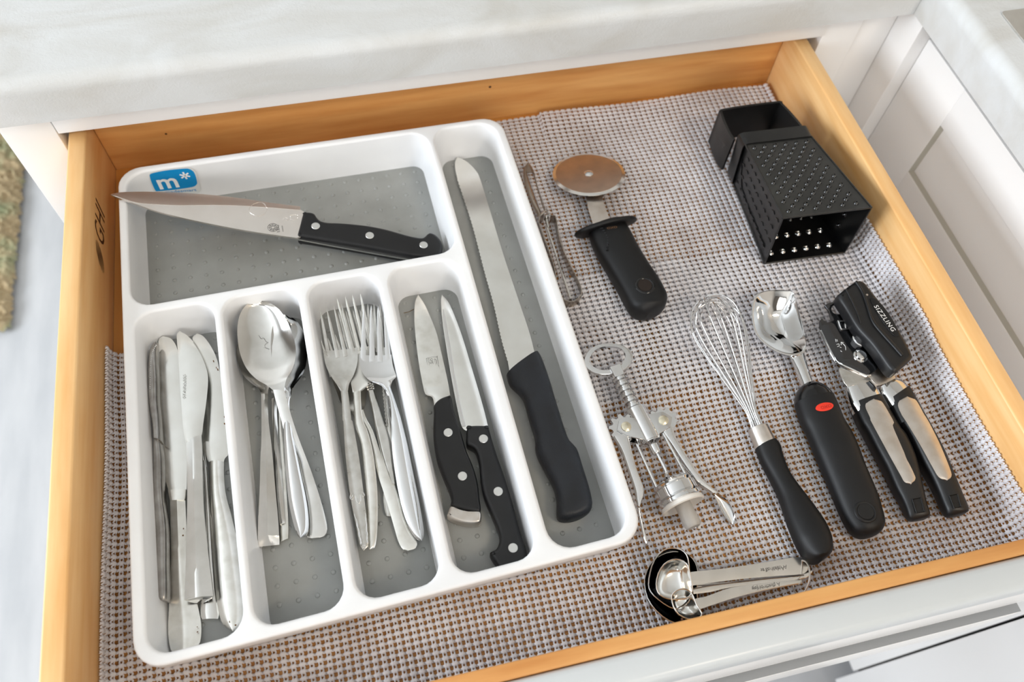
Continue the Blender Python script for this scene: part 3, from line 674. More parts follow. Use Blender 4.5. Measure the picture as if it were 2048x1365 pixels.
obj('scratch', tube([U(p[0], p[1], 0.0272) + V3(0, 0, 0.0) for p in P], 0.00012, 4), INK, t)
t, h = spoon('polished spoon at the right with a rounded bulging handle', S3((480, 158), (410, 195), (372, 300), (368, 450), (390, 600), (430, 690), (478, 775), (482, 830)), S3((480, 158), (555, 192), (615, 270), (650, 370), (659, 470), (642, 590), (600, 672), (548, 742), (522, 830)),
      S3((478, 825), (471, 900), (470, 1100)) + S4((476, 400), (488, 600), (508, 800), (540, 960), (580, 1085), (610, 1114)), S3((520, 825), (516, 900), (538, 1100)) + S4((566, 400), (612, 620), (650, 800), (669, 950), (662, 1060), (610, 1114)), [0.0295, 0.028, 0.028], [0.028, 0.0225, 0.018, 0.016], 0.0075, CHROME, [0.001, 0.0018, 0.0022], hth=0.004, base=(590, 900))

# ------------------------------------------------------------------ forks
F5, F6 = cr(620, 570, 4.004), cr(640, 780, 4.004)
GF = 'forks in the third compartment'
def fork(label, tips, roots, hl, hr, nl, nr, zt, zr, zh, mat, crown, base, tw=9, rw=34, hth=0.0024, hk='rib', hcrown=0.0012):
    """tips / roots: pixel ends of the four tines; hl/hr: outline of the head below the slots; nl/nr: neck and handle"""
    t = thing('fork', label, 'fork', U(*base, 0.0062), GF)
    hd = obj('head', body(hl, hr, zr, -hcrown, kind='rib', thick=0.0016, N=22, n=24, taper=False), mat, t)
    for (a, b) in zip(tips, roots):
        a = np.array(a); b = np.array(b); d = unit(b - a); nn = V3(-d[1], d[0]); N_ = 5
        Lp, Rp = [], []
        for k, w in ((0.0, 0.5), (0.03, tw * 0.5), (0.35, tw * 0.5 + (rw - tw) * 0.25), (0.75, rw * 0.42), (1.06, rw * 0.5)):
            p = a + (b - a) * k; w = w / 4.004 * 1.0
            Lp.append(tuple(p + nn * w)); Rp.append(tuple(p - nn * w))
        obj('tine', body(Lp, Rp, [zt, (zt * 0.45 + zr[0] * 0.55) - 0.0006, zr[0] - 0.0012], 0.0002, kind='rib', thick=0.0015, N=10, n=10, taper=False, bunch=0), mat, hd)
    h = obj('handle', body(nl, nr, zh, crown, kind=hk, thick=hth, N=36), mat, t)
    return t, h, hd
# lowest fork with the plain diagonal handle
fork('plain fork at the bottom, its rounded handle crossing diagonally', F5((84, 435), (142, 425), (200, 395), (262, 390)), F5((170, 720), (240, 740), (310, 740), (390, 720)),
     F5((130, 640), (175, 760), (215, 860), (250, 950), (340, 1040)), F5((430, 640), (455, 760), (452, 880), (440, 960), (420, 1040)),
     F5((340, 1030), (395, 1080)) + F6((375, 330), (410, 480), (470, 700), (535, 900), (590, 1090), (625, 1210), (660, 1275), (705, 1293)), F5((425, 1000), (455, 1080)) + F6((425, 330), (490, 520), (565, 680), (628, 850), (670, 1010), (720, 1130), (775, 1210), (765, 1270), (705, 1293)),
     0.016, [0.0095, 0.0085, 0.012], [0.0135, 0.014, 0.012, 0.0095], STEELW, 0.0006, (790, 1000))
t, h, hd = fork('fork under the polished one, with an ornate narrow handle', F5((225, 212), (285, 205), (342, 198), (397, 195)), F5((330, 560), (385, 550), (440, 540), (490, 530)),
     F5((300, 540), (360, 650), (450, 740), (560, 810)), F5((520, 510), (560, 620), (600, 720), (615, 810)),
     F5((572, 800), (590, 900), (605, 1050)) + F6((532, 250), (540, 450), (530, 650), (508, 850), (515, 950), (528, 1012)), F5((600, 800), (625, 900), (640, 1050)) + F6((575, 250), (600, 450), (600, 650), (590, 850), (585, 960), (570, 1018)),
     0.020, [0.0135, 0.013, 0.014], [0.0155, 0.016, 0.012, 0.0095], STEELD, 0.0008, (775, 900))
w_ = []
for k in range(34):
    f_ = k / 33; p = F5((584 + 30 * f_, 830 + 300 * f_))[0]; w_.append(U(p[0] + 0.9 * math.sin(k * 1.9), p[1], 0.0175))
obj('ornament', tube(w_, 0.0005, 5), STEELD, h)
t, h, hd = fork('fork with a beaded collar at the top of its facetted handle', F5((414, 155), (462, 150), (512, 150), (560, 152)), F5((430, 520), (480, 520), (530, 520), (580, 520)),
     F5((400, 500), (405, 620), (430, 720), (462, 810)), F5((610, 500), (610, 620), (570, 720), (508, 810)),
     F5((463, 855), (492, 985), (520, 1150)) + F6((445, 320), (480, 480), (530, 640), (575, 760)), F5((517, 850), (552, 960), (600, 1100)) + F6((545, 320), (578, 440), (592, 620), (605, 760)),
     0.021, [0.0145, 0.0135, 0.0145], [0.0155, 0.0155, 0.0145, 0.0125], STEELD, 0.0022, (780, 850), hk='flat', hth=0.004)
for k in range(3):
    a_, b_ = U(*F5((450 + 5 * k, 806 + 18 * k))[0], 0.0165), U(*F5((508 + 4 * k, 796 + 18 * k))[0], 0.0165)
    obj('bead_ring', tube([a_ + (b_ - a_) * q + V3(0, 0, 0.0015 * math.sin(math.pi * q)) for q in np.linspace(0, 1, 9)], [0.0006 + 0.0007 * (i % 2) for i in range(9)], 8), STEELD, h)
t, h, hd = fork('fork behind the rose-patterned one, tines reaching furthest back', F5((215, 105), (282, 93), (338, 80), (402, 68)), F5((330, 520), (385, 505), (440, 500), (490, 490)),
     F5((295, 520), (315, 640), (322, 740), (330, 800), (345, 870)), F5((515, 480), (520, 600), (512, 700), (480, 790), (405, 860)),
     F5((345, 862), (352, 1000), (358, 1100)) + F6((290, 320), (330, 450), (352, 700), (370, 950), (372, 1150), (385, 1262), (400, 1284)), F5((405, 850), (412, 1000), (430, 1100)) + F6((378, 320), (420, 480), (450, 700), (462, 900), (458, 1130), (440, 1260), (400, 1284)),
     0.029, [0.0185, 0.0175, 0.020], [0.0205, 0.020, 0.015, 0.0125], STEELW, [0.0008, 0.0012, 0.0012], (740, 1000))
t, h, hd = fork('matt fork at the left with a rose pattern embossed on its handle', F5((80, 190), (132, 182), (192, 170), (252, 158)), F5((148, 565), (218, 560), (280, 550), (345, 535)),
     F5((104, 530), (125, 640), (162, 722), (215, 800), (248, 858)), F5((383, 500), (380, 620), (352, 718), (315, 790), (303, 858)),
     F5((246, 850), (258, 980), (262, 1100)) + F6((188, 260), (200, 480), (216, 640), (235, 800), (262, 960), (292, 1100), (318, 1240), (350, 1292)), F5((304, 850), (320, 980), (334, 1100)) + F6((262, 260), (302, 480), (326, 640), (346, 800), (365, 950), (381, 1100), (388, 1240), (350, 1292)),
     0.034, [0.0235, 0.0225, 0.0245], [0.025, 0.0245, 0.019, 0.016], STEELD, 0.0006, (715, 1000))
zr_ = lambda y: float(np.interp(y, [0, 400, 800, 1290], [0.0240, 0.0210, 0.0180, 0.0165])) + 0.0006
orn = []
for side in (0, 1):
    P = np.array(F6((190, 260), (202, 480), (218, 640), (237, 800), (264, 960), (294, 1100), (322, 1240))) if side == 0 else np.array(F6((258, 260), (298, 480), (322, 640), (342, 800), (361, 950), (377, 1100), (384, 1230)))
    P, s = resample(catmull(P, 5), 90); sg = 1 if side == 0 else -1
    orn.append(tube([U(p[0] + sg * (1.6 + 1.1 * math.sin(k * 0.9)), p[1], zr_((p[1] - 780) * 4.004)) for k, p in enumerate(P)], 0.00034, 5))
    orn.append(tube([U(p[0] + sg * (1.9 - 1.0 * math.sin(k * 0.9 + 0.7)), p[1], zr_((p[1] - 780) * 4.004)) for k, p in enumerate(P)], 0.00026, 5))
obj('scroll_border', join(*orn), STEEL, h)
orn = []
for r_ in (3, 11, 19, 27): orn.append(tube([U(*F6((288 + r_ * math.cos(a), 783 + r_ * math.sin(a) * (1.0 if r_ < 20 else 0.9)))[0], 0.0197) for a in np.linspace(0, 5.2, 14)], 0.00032, 5))
def leaf(cx, cy, ang, ln):
    d = (math.cos(ang), math.sin(ang)); nn = (-d[1], d[0]); pts = []
    for q in np.linspace(0, 2 * math.pi, 15):
        a_ = ln * (0.5 - 0.5 * math.cos(q)); w = 0.24 * ln * math.sin(q); pts.append(F6((cx + d[0] * a_ + nn[0] * w, cy + d[1] * a_ + nn[1] * w))[0])
    return join(tube([U(p[0], p[1], 0.0195) for p in pts], 0.00028, 5), tube([U(*F6((cx + d[0] * ln * q, cy + d[1] * ln * q))[0], 0.0195) for q in (0, 0.5, 0.9)], 0.00022, 4))
for args in ((272, 745, -2.0, 70), (290, 740, -1.2, 70), (275, 815, 2.0, 70), (298, 822, 1.45, 90), (312, 810, 0.8, 60), (275, 655, -2.4, 60), (262, 650, 2.6, 40)): orn.append(leaf(*args))
orn.append(tube([U(p[0], p[1], 0.0203) for p in catmull(F6((232, 530), (245, 570), (280, 600), (298, 650), (295, 700)), 5)], 0.0003, 5))
for k in range(6): orn.append(leaf(350, 1260, k * math.pi / 3, 17))
obj('rose_relief', join(*orn), STEEL, h)
t, h, hd = fork('bright polished fork on top at the right', F5((434, 170), (490, 164), (545, 168), (598, 172)), F5((425, 590), (497, 592), (563, 592), (625, 585)),
     F5((392, 560), (402, 650), (432, 722), (490, 775), (565, 805), (605, 850)), F5((652, 560), (662, 640), (678, 695), (690, 738), (660, 770), (642, 830)),
     F5((603, 840), (635, 930), (648, 1100)) + F6((570, 260), (574, 420), (592, 600), (640, 880), (700, 1080), (755, 1180), (815, 1215)), F5((640, 810), (682, 930), (725, 1060)) + F6((655, 260), (695, 420), (740, 640), (790, 880), (824, 1070), (832, 1160), (815, 1215)),
     0.036, [0.0245, 0.023, 0.0265], [0.027, 0.0255, 0.019, 0.015], CHROME, [0.0008, 0.0016, 0.0018], (810, 950), tw=12, rw=46, hth=0.003)
obj('handle_line', tube([U(p[0], p[1], 0.0262 - 0.0082 * k / 30) for k, p in enumerate(resample(catmull(F5((640, 980), (690, 1120)) + F6((650, 330), (690, 450), (735, 700), (775, 900), (800, 1120)), 5), 31)[0])], 0.00025, 5), STEELD, h)

# ------------------------------------------------------------------ black-handled knives, fourth compartment
N5, K7 = cr(580, 560, 4.096), cr(820, 820, 4.004)
GP = 'black-handled kitchen knives in the fourth compartment'
t = thing('kitchen_knife', 'curved black-handled kitchen knife with steel butt and etched emblem', 'knife', U(900, 900, 0.0062), GP)
L = N5((1050, 122), (1024, 190), (1019, 330), (1032, 500), (1056, 690), (1090, 870), (1106, 930), (1120, 945), (1168, 965), (1186, 1060)); R = N5((1050, 122), (1102, 200), (1152, 310), (1202, 440), (1245, 620), (1292, 830), (1312, 950), (1326, 1060))
bl = obj('blade', body(L, R, [0.011, 0.0125, 0.014], 0.0006, kind='rib', thick=0.0018, N=44), STEELW, t)
obj('bolster', body(N5((1098, 885), (1106, 930), (1120, 945), (1168, 965), (1184, 1050)), N5((1300, 875), (1306, 910), (1312, 950), (1318, 980), (1330, 1020)), 0.0142, 0.0012, kind='rib', thick=0.004, N=14, taper=False), BLADE, t)
ho = N5((1178, 1025), (1220, 975), (1290, 945), (1320, 950)) + K7((352, 0), (402, 150), (452, 320), (502, 440), (540, 570), (556, 700), (562, 810), (470, 805), (400, 790), (330, 765), (330, 715), (312, 640), (266, 530), (218, 400), (193, 280), (185, 170), (190, 20))
hd = obj('handle', plate(ho, 0.0195, 0.013, 0.0025, both=True, sub=5), BLK, t)
bo = K7((330, 767), (400, 791), (470, 806), (563, 812), (568, 880), (540, 905), (440, 905), (340, 875), (298, 845), (302, 825))
obj('butt_cap', plate(bo, 0.0193, 0.0128, 0.002, both=True, sub=3), SATIN, t)
for x, y in K7((305, 183), (420, 532)): obj('rivet', disc(U(x, y, 0.0192), (0, 0, 1), 0.0036, 0.0006), RIVET, hd)
obj('tang', body(K7((186, 200), (200, 320), (240, 450), (300, 600)), K7((192, 200), (207, 320), (247, 450), (307, 600)), 0.0135, 0.001, N=14, taper=False), STEEL, hd)
# etched emblem: frame, swoosh, lettering (reading down the blade)
zt = 0.0125
em = []
fr_ = N5((1117, 645), (1205, 632), (1228, 745), (1140, 762))
fr_ = catmull([fr_[0], tuple((np.array(fr_[0]) + fr_[1]) / 2 + (0, -1)), fr_[1], fr_[1], fr_[2], fr_[2], fr_[3], fr_[3], fr_[0]], 3)
em.append(tube([U(p[0], p[1], zt + 0.0007) for p in fr_], 0.00018, 4))
for pts in (((1182, 648), (1195, 655), (1205, 690), (1215, 705), (1210, 740)), ((1182, 652), (1188, 680), (1198, 705), (1208, 735)), ((1195, 655), (1200, 680), (1192, 700))):
    em.append(tube([U(p[0], p[1], zt + 0.0007) for p in catmull(N5(*pts), 4)], 0.0002, 4))
obj('etched_emblem', join(*em), INK, bl)
for w, a, b in (('CHICAGO', (1150, 650), (1172, 750)), ('CUTLERY', (1128, 652), (1150, 752)), ('801SAZ', (1232, 795), (1160, 812))):
    obj('etched_lettering', words(w, U(*N5(a)[0], zt), U(*N5(b)[0], zt), UPZ, raise_=0.0009), INK, bl, sharp=0)
t = thing('kitchen_knife', 'black-handled kitchen knife with hooked heel and three rivets', 'knife', U(990, 1000, 0.0062), GP)
L = N5((1245, 123), (1237, 180), (1250, 350), (1280, 550), (1322, 800), (1370, 1050), (1408, 1203), (1450, 1240)); R = N5((1245, 123), (1302, 190), (1362, 330), (1422, 500), (1482, 700), (1542, 900), (1590, 1070), (1622, 1200))
bl = obj('blade', body(L, R, [0.010, 0.0125, 0.015], 0.0006, kind='rib', thick=0.0018, N=44), BLADE, t)
L2 = N5((1250, 160), (1243, 200), (1254, 350), (1284, 550), (1326, 800), (1374, 1050), (1410, 1200)); R2 = N5((1256, 165), (1275, 200), (1300, 350), (1325, 550), (1360, 800), (1405, 1050), (1442, 1200))
obj('ground_edge', body(L2, R2, [0.0102, 0.0127, 0.0152], 0.0004, kind='rib', thick=0.0004, N=30, taper=False), EDGE, bl)
ho = K7((457, 126), (470, 122), (540, 119), (615, 121), (629, 128), (655, 225), (705, 380), (762, 540), (812, 700), (855, 860), (895, 1000), (932, 1120), (936, 1200), (900, 1250), (820, 1290), (735, 1280), (690, 1230), (655, 1180), (640, 1145), (655, 1130), (690, 1110), (712, 1070), (718, 1010), (695, 930), (640, 800), (592, 680), (568, 560), (556, 430), (530, 330), (500, 295), (455, 268), (452, 200))
hd = obj('handle', plate(ho, 0.0205, 0.0135, 0.003, both=True, sub=4), BLK, t)
for x, y in K7((588, 233), (706, 655), (825, 1108)): obj('rivet', disc(U(x, y, 0.0202), (0, 0, 1), 0.0036, 0.0006), RIVET, hd)
o = obj('stalk', tube([U(*N5((932, 272))[0], 0.0066), U(*N5((975, 262))[0], 0.0072), U(*N5((1018, 240))[0], 0.007)], 0.0003, 5), CRUMB); tag(o, 'thin dry stalk on the mat beside the emblem knife blade', 'crumb')

# ------------------------------------------------------------------ bread knife
BK, B4 = cr(860, 280, 2.73), cr(1000, 900, 5.6875)
t = thing('bread_knife', 'long bread knife with scalloped blade and ribbed black handle', 'knife', U(1080, 800, 0.0062))
L = catmull(BK((150, 94), (137, 120), (138, 160), (150, 210), (190, 330), (240, 490), (300, 720), (350, 900), (390, 1080), (428, 1215)), 12); L, s = resample(L, 230)
d = np.gradient(L, axis=0); d /= np.linalg.norm(d, axis=1)[:, None]; nn = np.column_stack([-d[:, 1], d[:, 0]])
amp = np.where(s > 0.10, 1.0, 0.0); L = L + nn * (np.abs(np.sin(np.arange(230) * math.pi / 4.0)) * 1.5 * amp)[:, None]
L = np.vstack([L, BK((434, 1262), (470, 1300))]); R, _ = resample(catmull(BK((150, 94), (200, 118), (248, 165), (276, 220), (332, 400), (402, 630), (482, 870), (542, 1050), (575, 1180), (585, 1230)), 8), 230)
zz = lambda k, n_: 0.0092 + 0.0075 * k / n_
top = [UP(p[0], p[1], V3(0, 0, zz(k, len(L))), UPZ) for k, p in enumerate(L)] + [UP(p[0], p[1], V3(0, 0, zz(k, len(R))), UPZ) for k, p in list(enumerate(R))[::-1]]
bl = obj('blade', slab(top, 0.0018), BLADE, t, sharp=30)
L = [(1013, 752), (1020, 772), (1045, 798), (1058, 840), (1070, 880)] + B4((400, 0), (440, 120), (520, 270), (600, 420), (636, 540), (643, 640), (640, 740), (665, 800), (760, 822))
R = [(1076, 706), (1084, 720), (1098, 760), (1116, 820), (1136, 880)] + B4((870, 0), (930, 180), (1000, 400), (1040, 560), (1046, 650), (1010, 720), (900, 785), (760, 822))
obj('handle', body(L, R, [0.018, 0.0165, 0.0155], [0.018, 0.020, 0.0195], e=2.7, N=50, n=32, taper=True), BLKTEX, t)

# ------------------------------------------------------------------ chef knife
CK, KH = cr(220, 220, 3.4125), cr(580, 380, 6.4)
pa = U(218, 388, 0.0525); pb = U(740, 465, 0.0285); pc = pb + V3(0.004, 0.03, 0)
P0, nn_ = plane3(pa, pb, pc)
t = thing('chef_knife', "large chef's knife lying across the back compartment, tip over the tray rim", 'knife', U(600, 440, 0.02))
up_ = CK((0, 575), (50, 565), (110, 559), (260, 557), (480, 564), (700, 580), (900, 603), (1100, 633), (1307, 659)); lo_ = CK((1275, 873), (1100, 850), (900, 818), (700, 780), (520, 742), (330, 695), (170, 640), (60, 602))
up2_ = CK((0, 577), (80, 601), (170, 630), (300, 643), (480, 650), (700, 648), (900, 653), (1100, 666), (1303, 682))
bo = [UP(x, y, P0, nn_) for x, y in catmull(up2_, 5)] + [UP(*KH((250, 330))[0], P0, nn_), UP(*KH((240, 560))[0], P0, nn_)] + [UP(x, y, P0, nn_) for x, y in catmull(lo_, 5)]
bl = obj('blade', slab(bo, 0.002, nrm=nn_), BLADEW, t, sharp=30)
gA, _ = resample(catmull(CK((4, 575), (50, 566), (110, 560), (260, 558), (480, 565), (700, 581), (900, 604), (1100, 634), (1300, 659)), 5), 40)
gB, _ = resample(catmull(CK((6, 577), (80, 603), (170, 632), (300, 645), (480, 652), (700, 650), (900, 655), (1100, 668), (1296, 684)), 5), 40)
gBw = [UP(x, y, P0, nn_) + nn_ * 0.0002 for x, y in gB]; gAw = []
for k, (x, y) in enumerate(gA):
    dr = 0.0
    for _ in range(4):
        q_ = UP(x, y, P0 - nn_ * dr, nn_); dr = (0.31 - 0.04 * k / 39) * np.linalg.norm(q_ + nn_ * dr - gBw[k])
    gAw.append(q_)
gV = gAw + gBw
gF = [[k, k + 1, 41 + k, 40 + k] for k in range(39)]
bk_ = [a_ - nn_ * 0.0030 for a_ in gBw]
obj('ground_edge', (gV + bk_, gF + [[k + 40, k + 41, k + 81, k + 80] for k in range(39)]), BLADEW, bl, sharp=10)
obj('etched_lettering', words('135G', UP(*CK((1160, 832))[0], P0, nn_), UP(*CK((1152, 786))[0], P0, nn_), nn_, raise_=0.0002), INK, bl, sharp=0)
obj('etched_lettering', words('STAINLESS', UP(*CK((1186, 830))[0], P0, nn_), UP(*CK((1178, 790))[0], P0, nn_), nn_, raise_=0.0002), INK, bl, sharp=0)
em = []
ce = UP(*CK((1112, 803))[0], P0, nn_)
for r_ in (0.0044, 0.0030, 0.0016):
    em.append(tube(circle(ce + nn_ * 0.0002, r_, nn_, 20), 0.00016, 4, closed=True))
for k in range(8): 
    c_ = circle(ce + nn_ * 0.0002, 0.0040, nn_, 8)[k]; c2 = circle(ce + nn_ * 0.0002, 0.0018, nn_, 8)[k]; em.append(tube([c_, c2], 0.00016, 4))
obj('etched_emblem', join(*em), INK, bl)
st_ = []
for (x, y, r_) in ((1012, 680, 0.0075), (1255, 733, 0.0032), (1200, 745, 0.0020)):
    ring = circle(UP(*CK((x, y))[0], P0, nn_) + nn_ * 0.0001, r_, nn_, 22) ; ring = ring + rng.uniform(-0.0006, 0.0006, (22, 3)) * (1 - np.abs(nn_)); st_.append(tube(catmull(ring, 3, True), 0.00009, 4, closed=True))
obj('water_mark', join(*st_), SATIN, bl)
ho = KH((165, 288), (182, 277), (250, 275), (310, 295), (345, 345), (390, 385), (480, 407), (640, 414), (860, 432), (1050, 458), (1250, 500), (1440, 555), (1570, 588), (1680, 604), (1720, 592), (1760, 555), (1800, 540), (1860, 562), (1920, 620), (1955, 690), (1952, 760), (1920, 830), (1850, 852), (1600, 838), (1300, 787), (900, 714), (400, 628), (130, 584), (98, 572), (96, 552), (128, 430))
hn = P0 + nn_ * 0.0055
hd = obj('handle', plate(ho, 0, 0.0138, 0.0026, n=nn_, P0=hn - nn_ * 0.004, sub=4, both=True), BLK, t)
for x, y in KH((328, 462), (1020, 583), (1710, 705)): obj('rivet', disc(UP(x, y, hn - nn_ * 0.004, nn_) - nn_ * 0.0002, nn_, 0.0037, 0.0006), RIVET, hd)
ptn = hn - nn_ * 0.0094
tg = [UP(*KH(q)[0], ptn, nn_) for q in ((100, 630), (400, 688), (900, 779), (1300, 851), (1600, 901))] + [UP(*KH(q)[0], ptn, nn_) for q in ((1600, 860), (1300, 800), (900, 730), (400, 640), (100, 590))]
obj('tang', slab(tg, 0.0016, nrm=nn_), STEEL, hd)

# ------------------------------------------------------------------ peeler
PZ = cr(1000, 280, 3.4125)
t = thing('vegetable_peeler', 'old swivel vegetable peeler with looped metal handle beside the tray', 'peeler', U(1130, 500, 0.003))
def ribbon(pts, z0, z1, th=0.0007):
    P = resample(catmull(pts, 6), 40)[0]; out = []; W_ = [U(x, y, z1) for x, y in P]
    W_ = [V3(p[0], p[1], 0) for p in W_]
    for k, p in enumerate(W_):
        d = unit(W_[min(k + 1, 39)] - W_[max(k - 1, 0)]); s_ = V3(-d[1], d[0], 0) * th / 2
        out.append([p + s_ + V3(0, 0, z0), p + s_ + V3(0, 0, z1), p - s_ + V3(0, 0, z1), p - s_ + V3(0, 0, z0)])
    return rings(out)
obj('handle', join(ribbon(PZ((300, 500), (275, 520), (262, 545), (285, 620), (330, 740), (372, 870), (385, 960), (400, 1040), (440, 1090), (495, 1105), (545, 1070), (558, 1030), (535, 960), (480, 850), (430, 740), (400, 640), (380, 520), (345, 512)), 0.003, 0.0145)), DKSTEEL, t)
obj('rod', tube([U(*PZ((318, 585))[0], 0.011), U(*PZ((482, 1088))[0], 0.011)], 0.0011, 8), STEEL, t)
bd = obj('blade', join(body(PZ((188, 158), (160, 200), (165, 280), (200, 400), (245, 490), (262, 520)), PZ((196, 160), (182, 215), (205, 300), (240, 400), (275, 480), (285, 510)), 0.011, 0.0012, kind='rib', thick=0.0012, N=20),
     body(PZ((196, 160), (222, 215), (250, 320), (280, 420), (302, 485)), PZ((200, 160), (230, 210), (258, 318), (288, 418), (310, 482)), 0.0105, 0.0008, kind='rib', thick=0.0012, N=20),
     body(PZ((180, 165), (168, 195), (175, 225)), PZ((205, 165), (222, 200), (228, 225)), 0.0112, 0.001, kind='rib', thick=0.001, N=8)), DKSTEEL, t)
obj('pivot', join(tube([U(*PZ(q)[0], 0.011) for q in ((265, 522), (300, 495), (318, 470), (322, 500), (345, 515))], 0.0009, 6), lathe(U(*PZ((315, 545))[0], 0.010), (0, 0, 1), [(0, 0.0022), (0.004, 0.0022), (0.0055, 0.001)], 10),
     body(PZ((305, 520), (310, 560), (322, 600)), PZ((330, 520), (332, 560), (340, 600)), 0.012, 0.003, N=8)), STEELD, t)
obj('embossed_medallion', lathe(U(*PZ((492, 1118))[0], 0.009) + V3(0, -0.0006, 0), (0.25, -1, 0.1), [(0, 0.0042), (0.0006, 0.004), (0.0008, 0.0026), (0.0003, 0.0022), (0.0011, 0.0012), (0.0012, 0.0003)], 14), DKSTEEL, t)

# ------------------------------------------------------------------ pizza cutter
t = thing('pizza_cutter', 'black-handled pizza cutter with round steel wheel and thumb guard', 'pizza cutter', U(1215, 480, 0.003))
wl, wr = U(*PZ((358, 210))[0], 0.0155), U(*PZ((858, 250))[0], 0.0155)
ctr = U(*PZ((606, 231))[0], 0.0155); ax = unit(U(*PZ((983, 1010))[0], 0.0155) - ctr)
side = unit(np.cross(UPZ, ax)); th = math.radians(14); fwd = ax * math.cos(th) + UPZ * math.sin(th); wn_ = unit(np.cross(fwd, side)); wn_ = wn_ if wn_[2] > 0 else -wn_
Rw = 0.0350
wh = obj('wheel', lathe(ctr - wn_ * 0.0007, wn_, [(0.0003, Rw), (0.0003, Rw - 0.0001), (0.0010, Rw - 0.0032), (0.0012, Rw - 0.0034), (0.0012, 0.001)], 72), WHEELREFL, t, sharp=20)
obj('ground_rim', lathe(ctr - wn_ * 0.0007, wn_, [(0.0, Rw + 0.0001), (0.0004, Rw + 0.0001), (0.00125, Rw - 0.0030), (0.0006, Rw - 0.0030)], 72, cap=False), STEEL, wh)
ri = obj('axle_rivet', lathe(ctr + wn_ * 0.0004, wn_, [(0, 0.0047), (0.0006, 0.0046), (0.0018, 0.0030), (0.0022, 0.0008)], 20), CHROME, wh)
def along(k, w, z): # point on the tool axis
    return k
L, R = PZ((560, 330), (590, 400), (600, 460), (620, 530), (640, 590)), PZ((690, 320), (700, 395), (718, 460), (745, 530), (760, 590))
obj('fork_arm', body(L, R, [0.0175, 0.019, 0.021, 0.022], 0.0004, kind='rib', thick=0.0018, N=12, taper=False), SATIN, t)
obj('fork_arm', body(L, R, [0.009, 0.010, 0.012, 0.016], 0.0004, kind='rib', thick=0.0018, N=12, taper=False), SATIN, t)
gl, gr = U(*PZ((510, 650))[0], 0.019), U(*PZ((930, 545))[0], 0.021)
gc = (gl + gr) / 2; gs = unit(gr - gl); gax = unit(V3(ax[0], ax[1], -0.35)); gs = unit(gs - gax * np.dot(gs, gax)); gup = unit(np.cross(gax, gs)); hw = np.linalg.norm(gr - gl) / 2
def gring(a, b, off): return [gc + gs * a * math.cos(q) + gup * b * math.sin(q) + gax * off for q in np.linspace(0, 2 * math.pi, 40, endpoint=False)]
obj('thumb_guard', rings([gring(hw - 0.002, 0.0165, -0.0024), gring(hw - 0.0005, 0.018, -0.0016), gring(hw, 0.0185, 0), gring(hw - 0.0005, 0.018, 0.0014), gring(hw - 0.003, 0.0155, 0.002)]), RUB, t, sharp=60)
L = PZ((604, 628), (611, 655), (622, 700), (660, 780), (720, 880), (780, 980), (840, 1090), (880, 1160), (935, 1200), (1000, 1208)); R = PZ((842, 560), (866, 600), (900, 660), (950, 760), (1010, 860), (1070, 950), (1115, 1030), (1138, 1090), (1110, 1160), (1000, 1208))
hp = body(L, R, [0.019, 0.0185, 0.018], [0.024, 0.028, 0.029, 0.027], e=2.6, N=44, n=32)
hd = obj('handle', hp, RUB, t)
hc, hn_ = hit(hp, *PZ((990, 992))[0]); hn_ = unit(hn_ + UPZ)
obj('hanging_hole', lathe(hc - hn_ * 0.0008, hn_, [(0.0004, 0.0088), (0.0014, 0.0078), (0.0011, 0.0066), (0.0004, 0.0060)], 24, cap=False), GLOSS, hd, sharp=80)
obj('hole_bottom', disc(hc + hn_ * 0.0001, hn_, 0.0062, 0.0003), pm('brown_hole_shade', sr(30, 19, 11), 0.9), hd)  # dark brown disc painted in place of the hole's shaded depth
fins = []
for k in range(10):
    f_ = k / 9; a = PZ((618 + 88 * f_, 622 + 150 * f_))[0]; b = PZ((705 + 32 * f_ + 18 * math.sin(math.pi * f_), 600 + 150 * f_))[0]
    fins.append(tube([U(a[0] + 0.8, a[1], 0.0225), U((a[0] + b[0]) / 2, (a[1] + b[1]) / 2 - 0.5, 0.0280), U(b[0], b[1], 0.0312)], 0.0008, 6))
obj('grip_fins', join(*fins), RUB, hd, sharp=60)
a_, b_ = hit(hp, *PZ((795, 592))[0])[0], hit(hp, *PZ((728, 602))[0])[0]
obj('worn_lettering', words('OXO', a_, b_, UPZ, raise_=0.0010, hs=0.8), GOLDP, hd, sharp=0)
obj('scuff', join(*[slab(circle(U(*PZ(q)[0], zq), 0.0009, k=8, rb=0.0004), 0.0003) for q, zq in (((850, 757), 0.0322), ((1030, 1150), 0.026), ((990, 1090), 0.031))]), pm('pale_scuff', sr(190, 170, 150), 0.6), hd, sharp=0)

# ------------------------------------------------------------------ grater
GR = cr(1420, 200, 3.5925)
t = thing('box_grater', 'black coated box grater lying on its side by the right drawer wall', 'grater', (0.622, -0.18, 0.003))
b0, b1 = V3(.5800, -.2333, .0072), V3(.6600, -.2361, .0072)
e0, e1_ = V3(.5865, -.128, .0046), V3(.6480, -.130, .0046)
t0, t1 = V3(.5736, -.2331, .0750), V3(.6565, -.2359, .0735)
u0_, u1_ = V3(.5835, -.128, .0590), V3(.6490, -.130, .0585)
_nl = np.cross(u0_ - t0, b0 - t0); e0 = V3(t0[0] - (_nl[1] * (e0[1] - t0[1]) + _nl[2] * (e0[2] - t0[2])) / _nl[0], e0[1], e0[2])
_nr = np.cross(u1_ - t1, b1 - t1); e1_ = V3(t1[0] - (_nr[1] * (e1_[1] - t1[1]) + _nr[2] * (e1_[2] - t1[2])) / _nr[0], e1_[1], e1_[2])
def quad(a, b, c, d, s, q): return (a * (1 - s) + b * s) * (1 - q) + (d * (1 - s) + c * s) * q
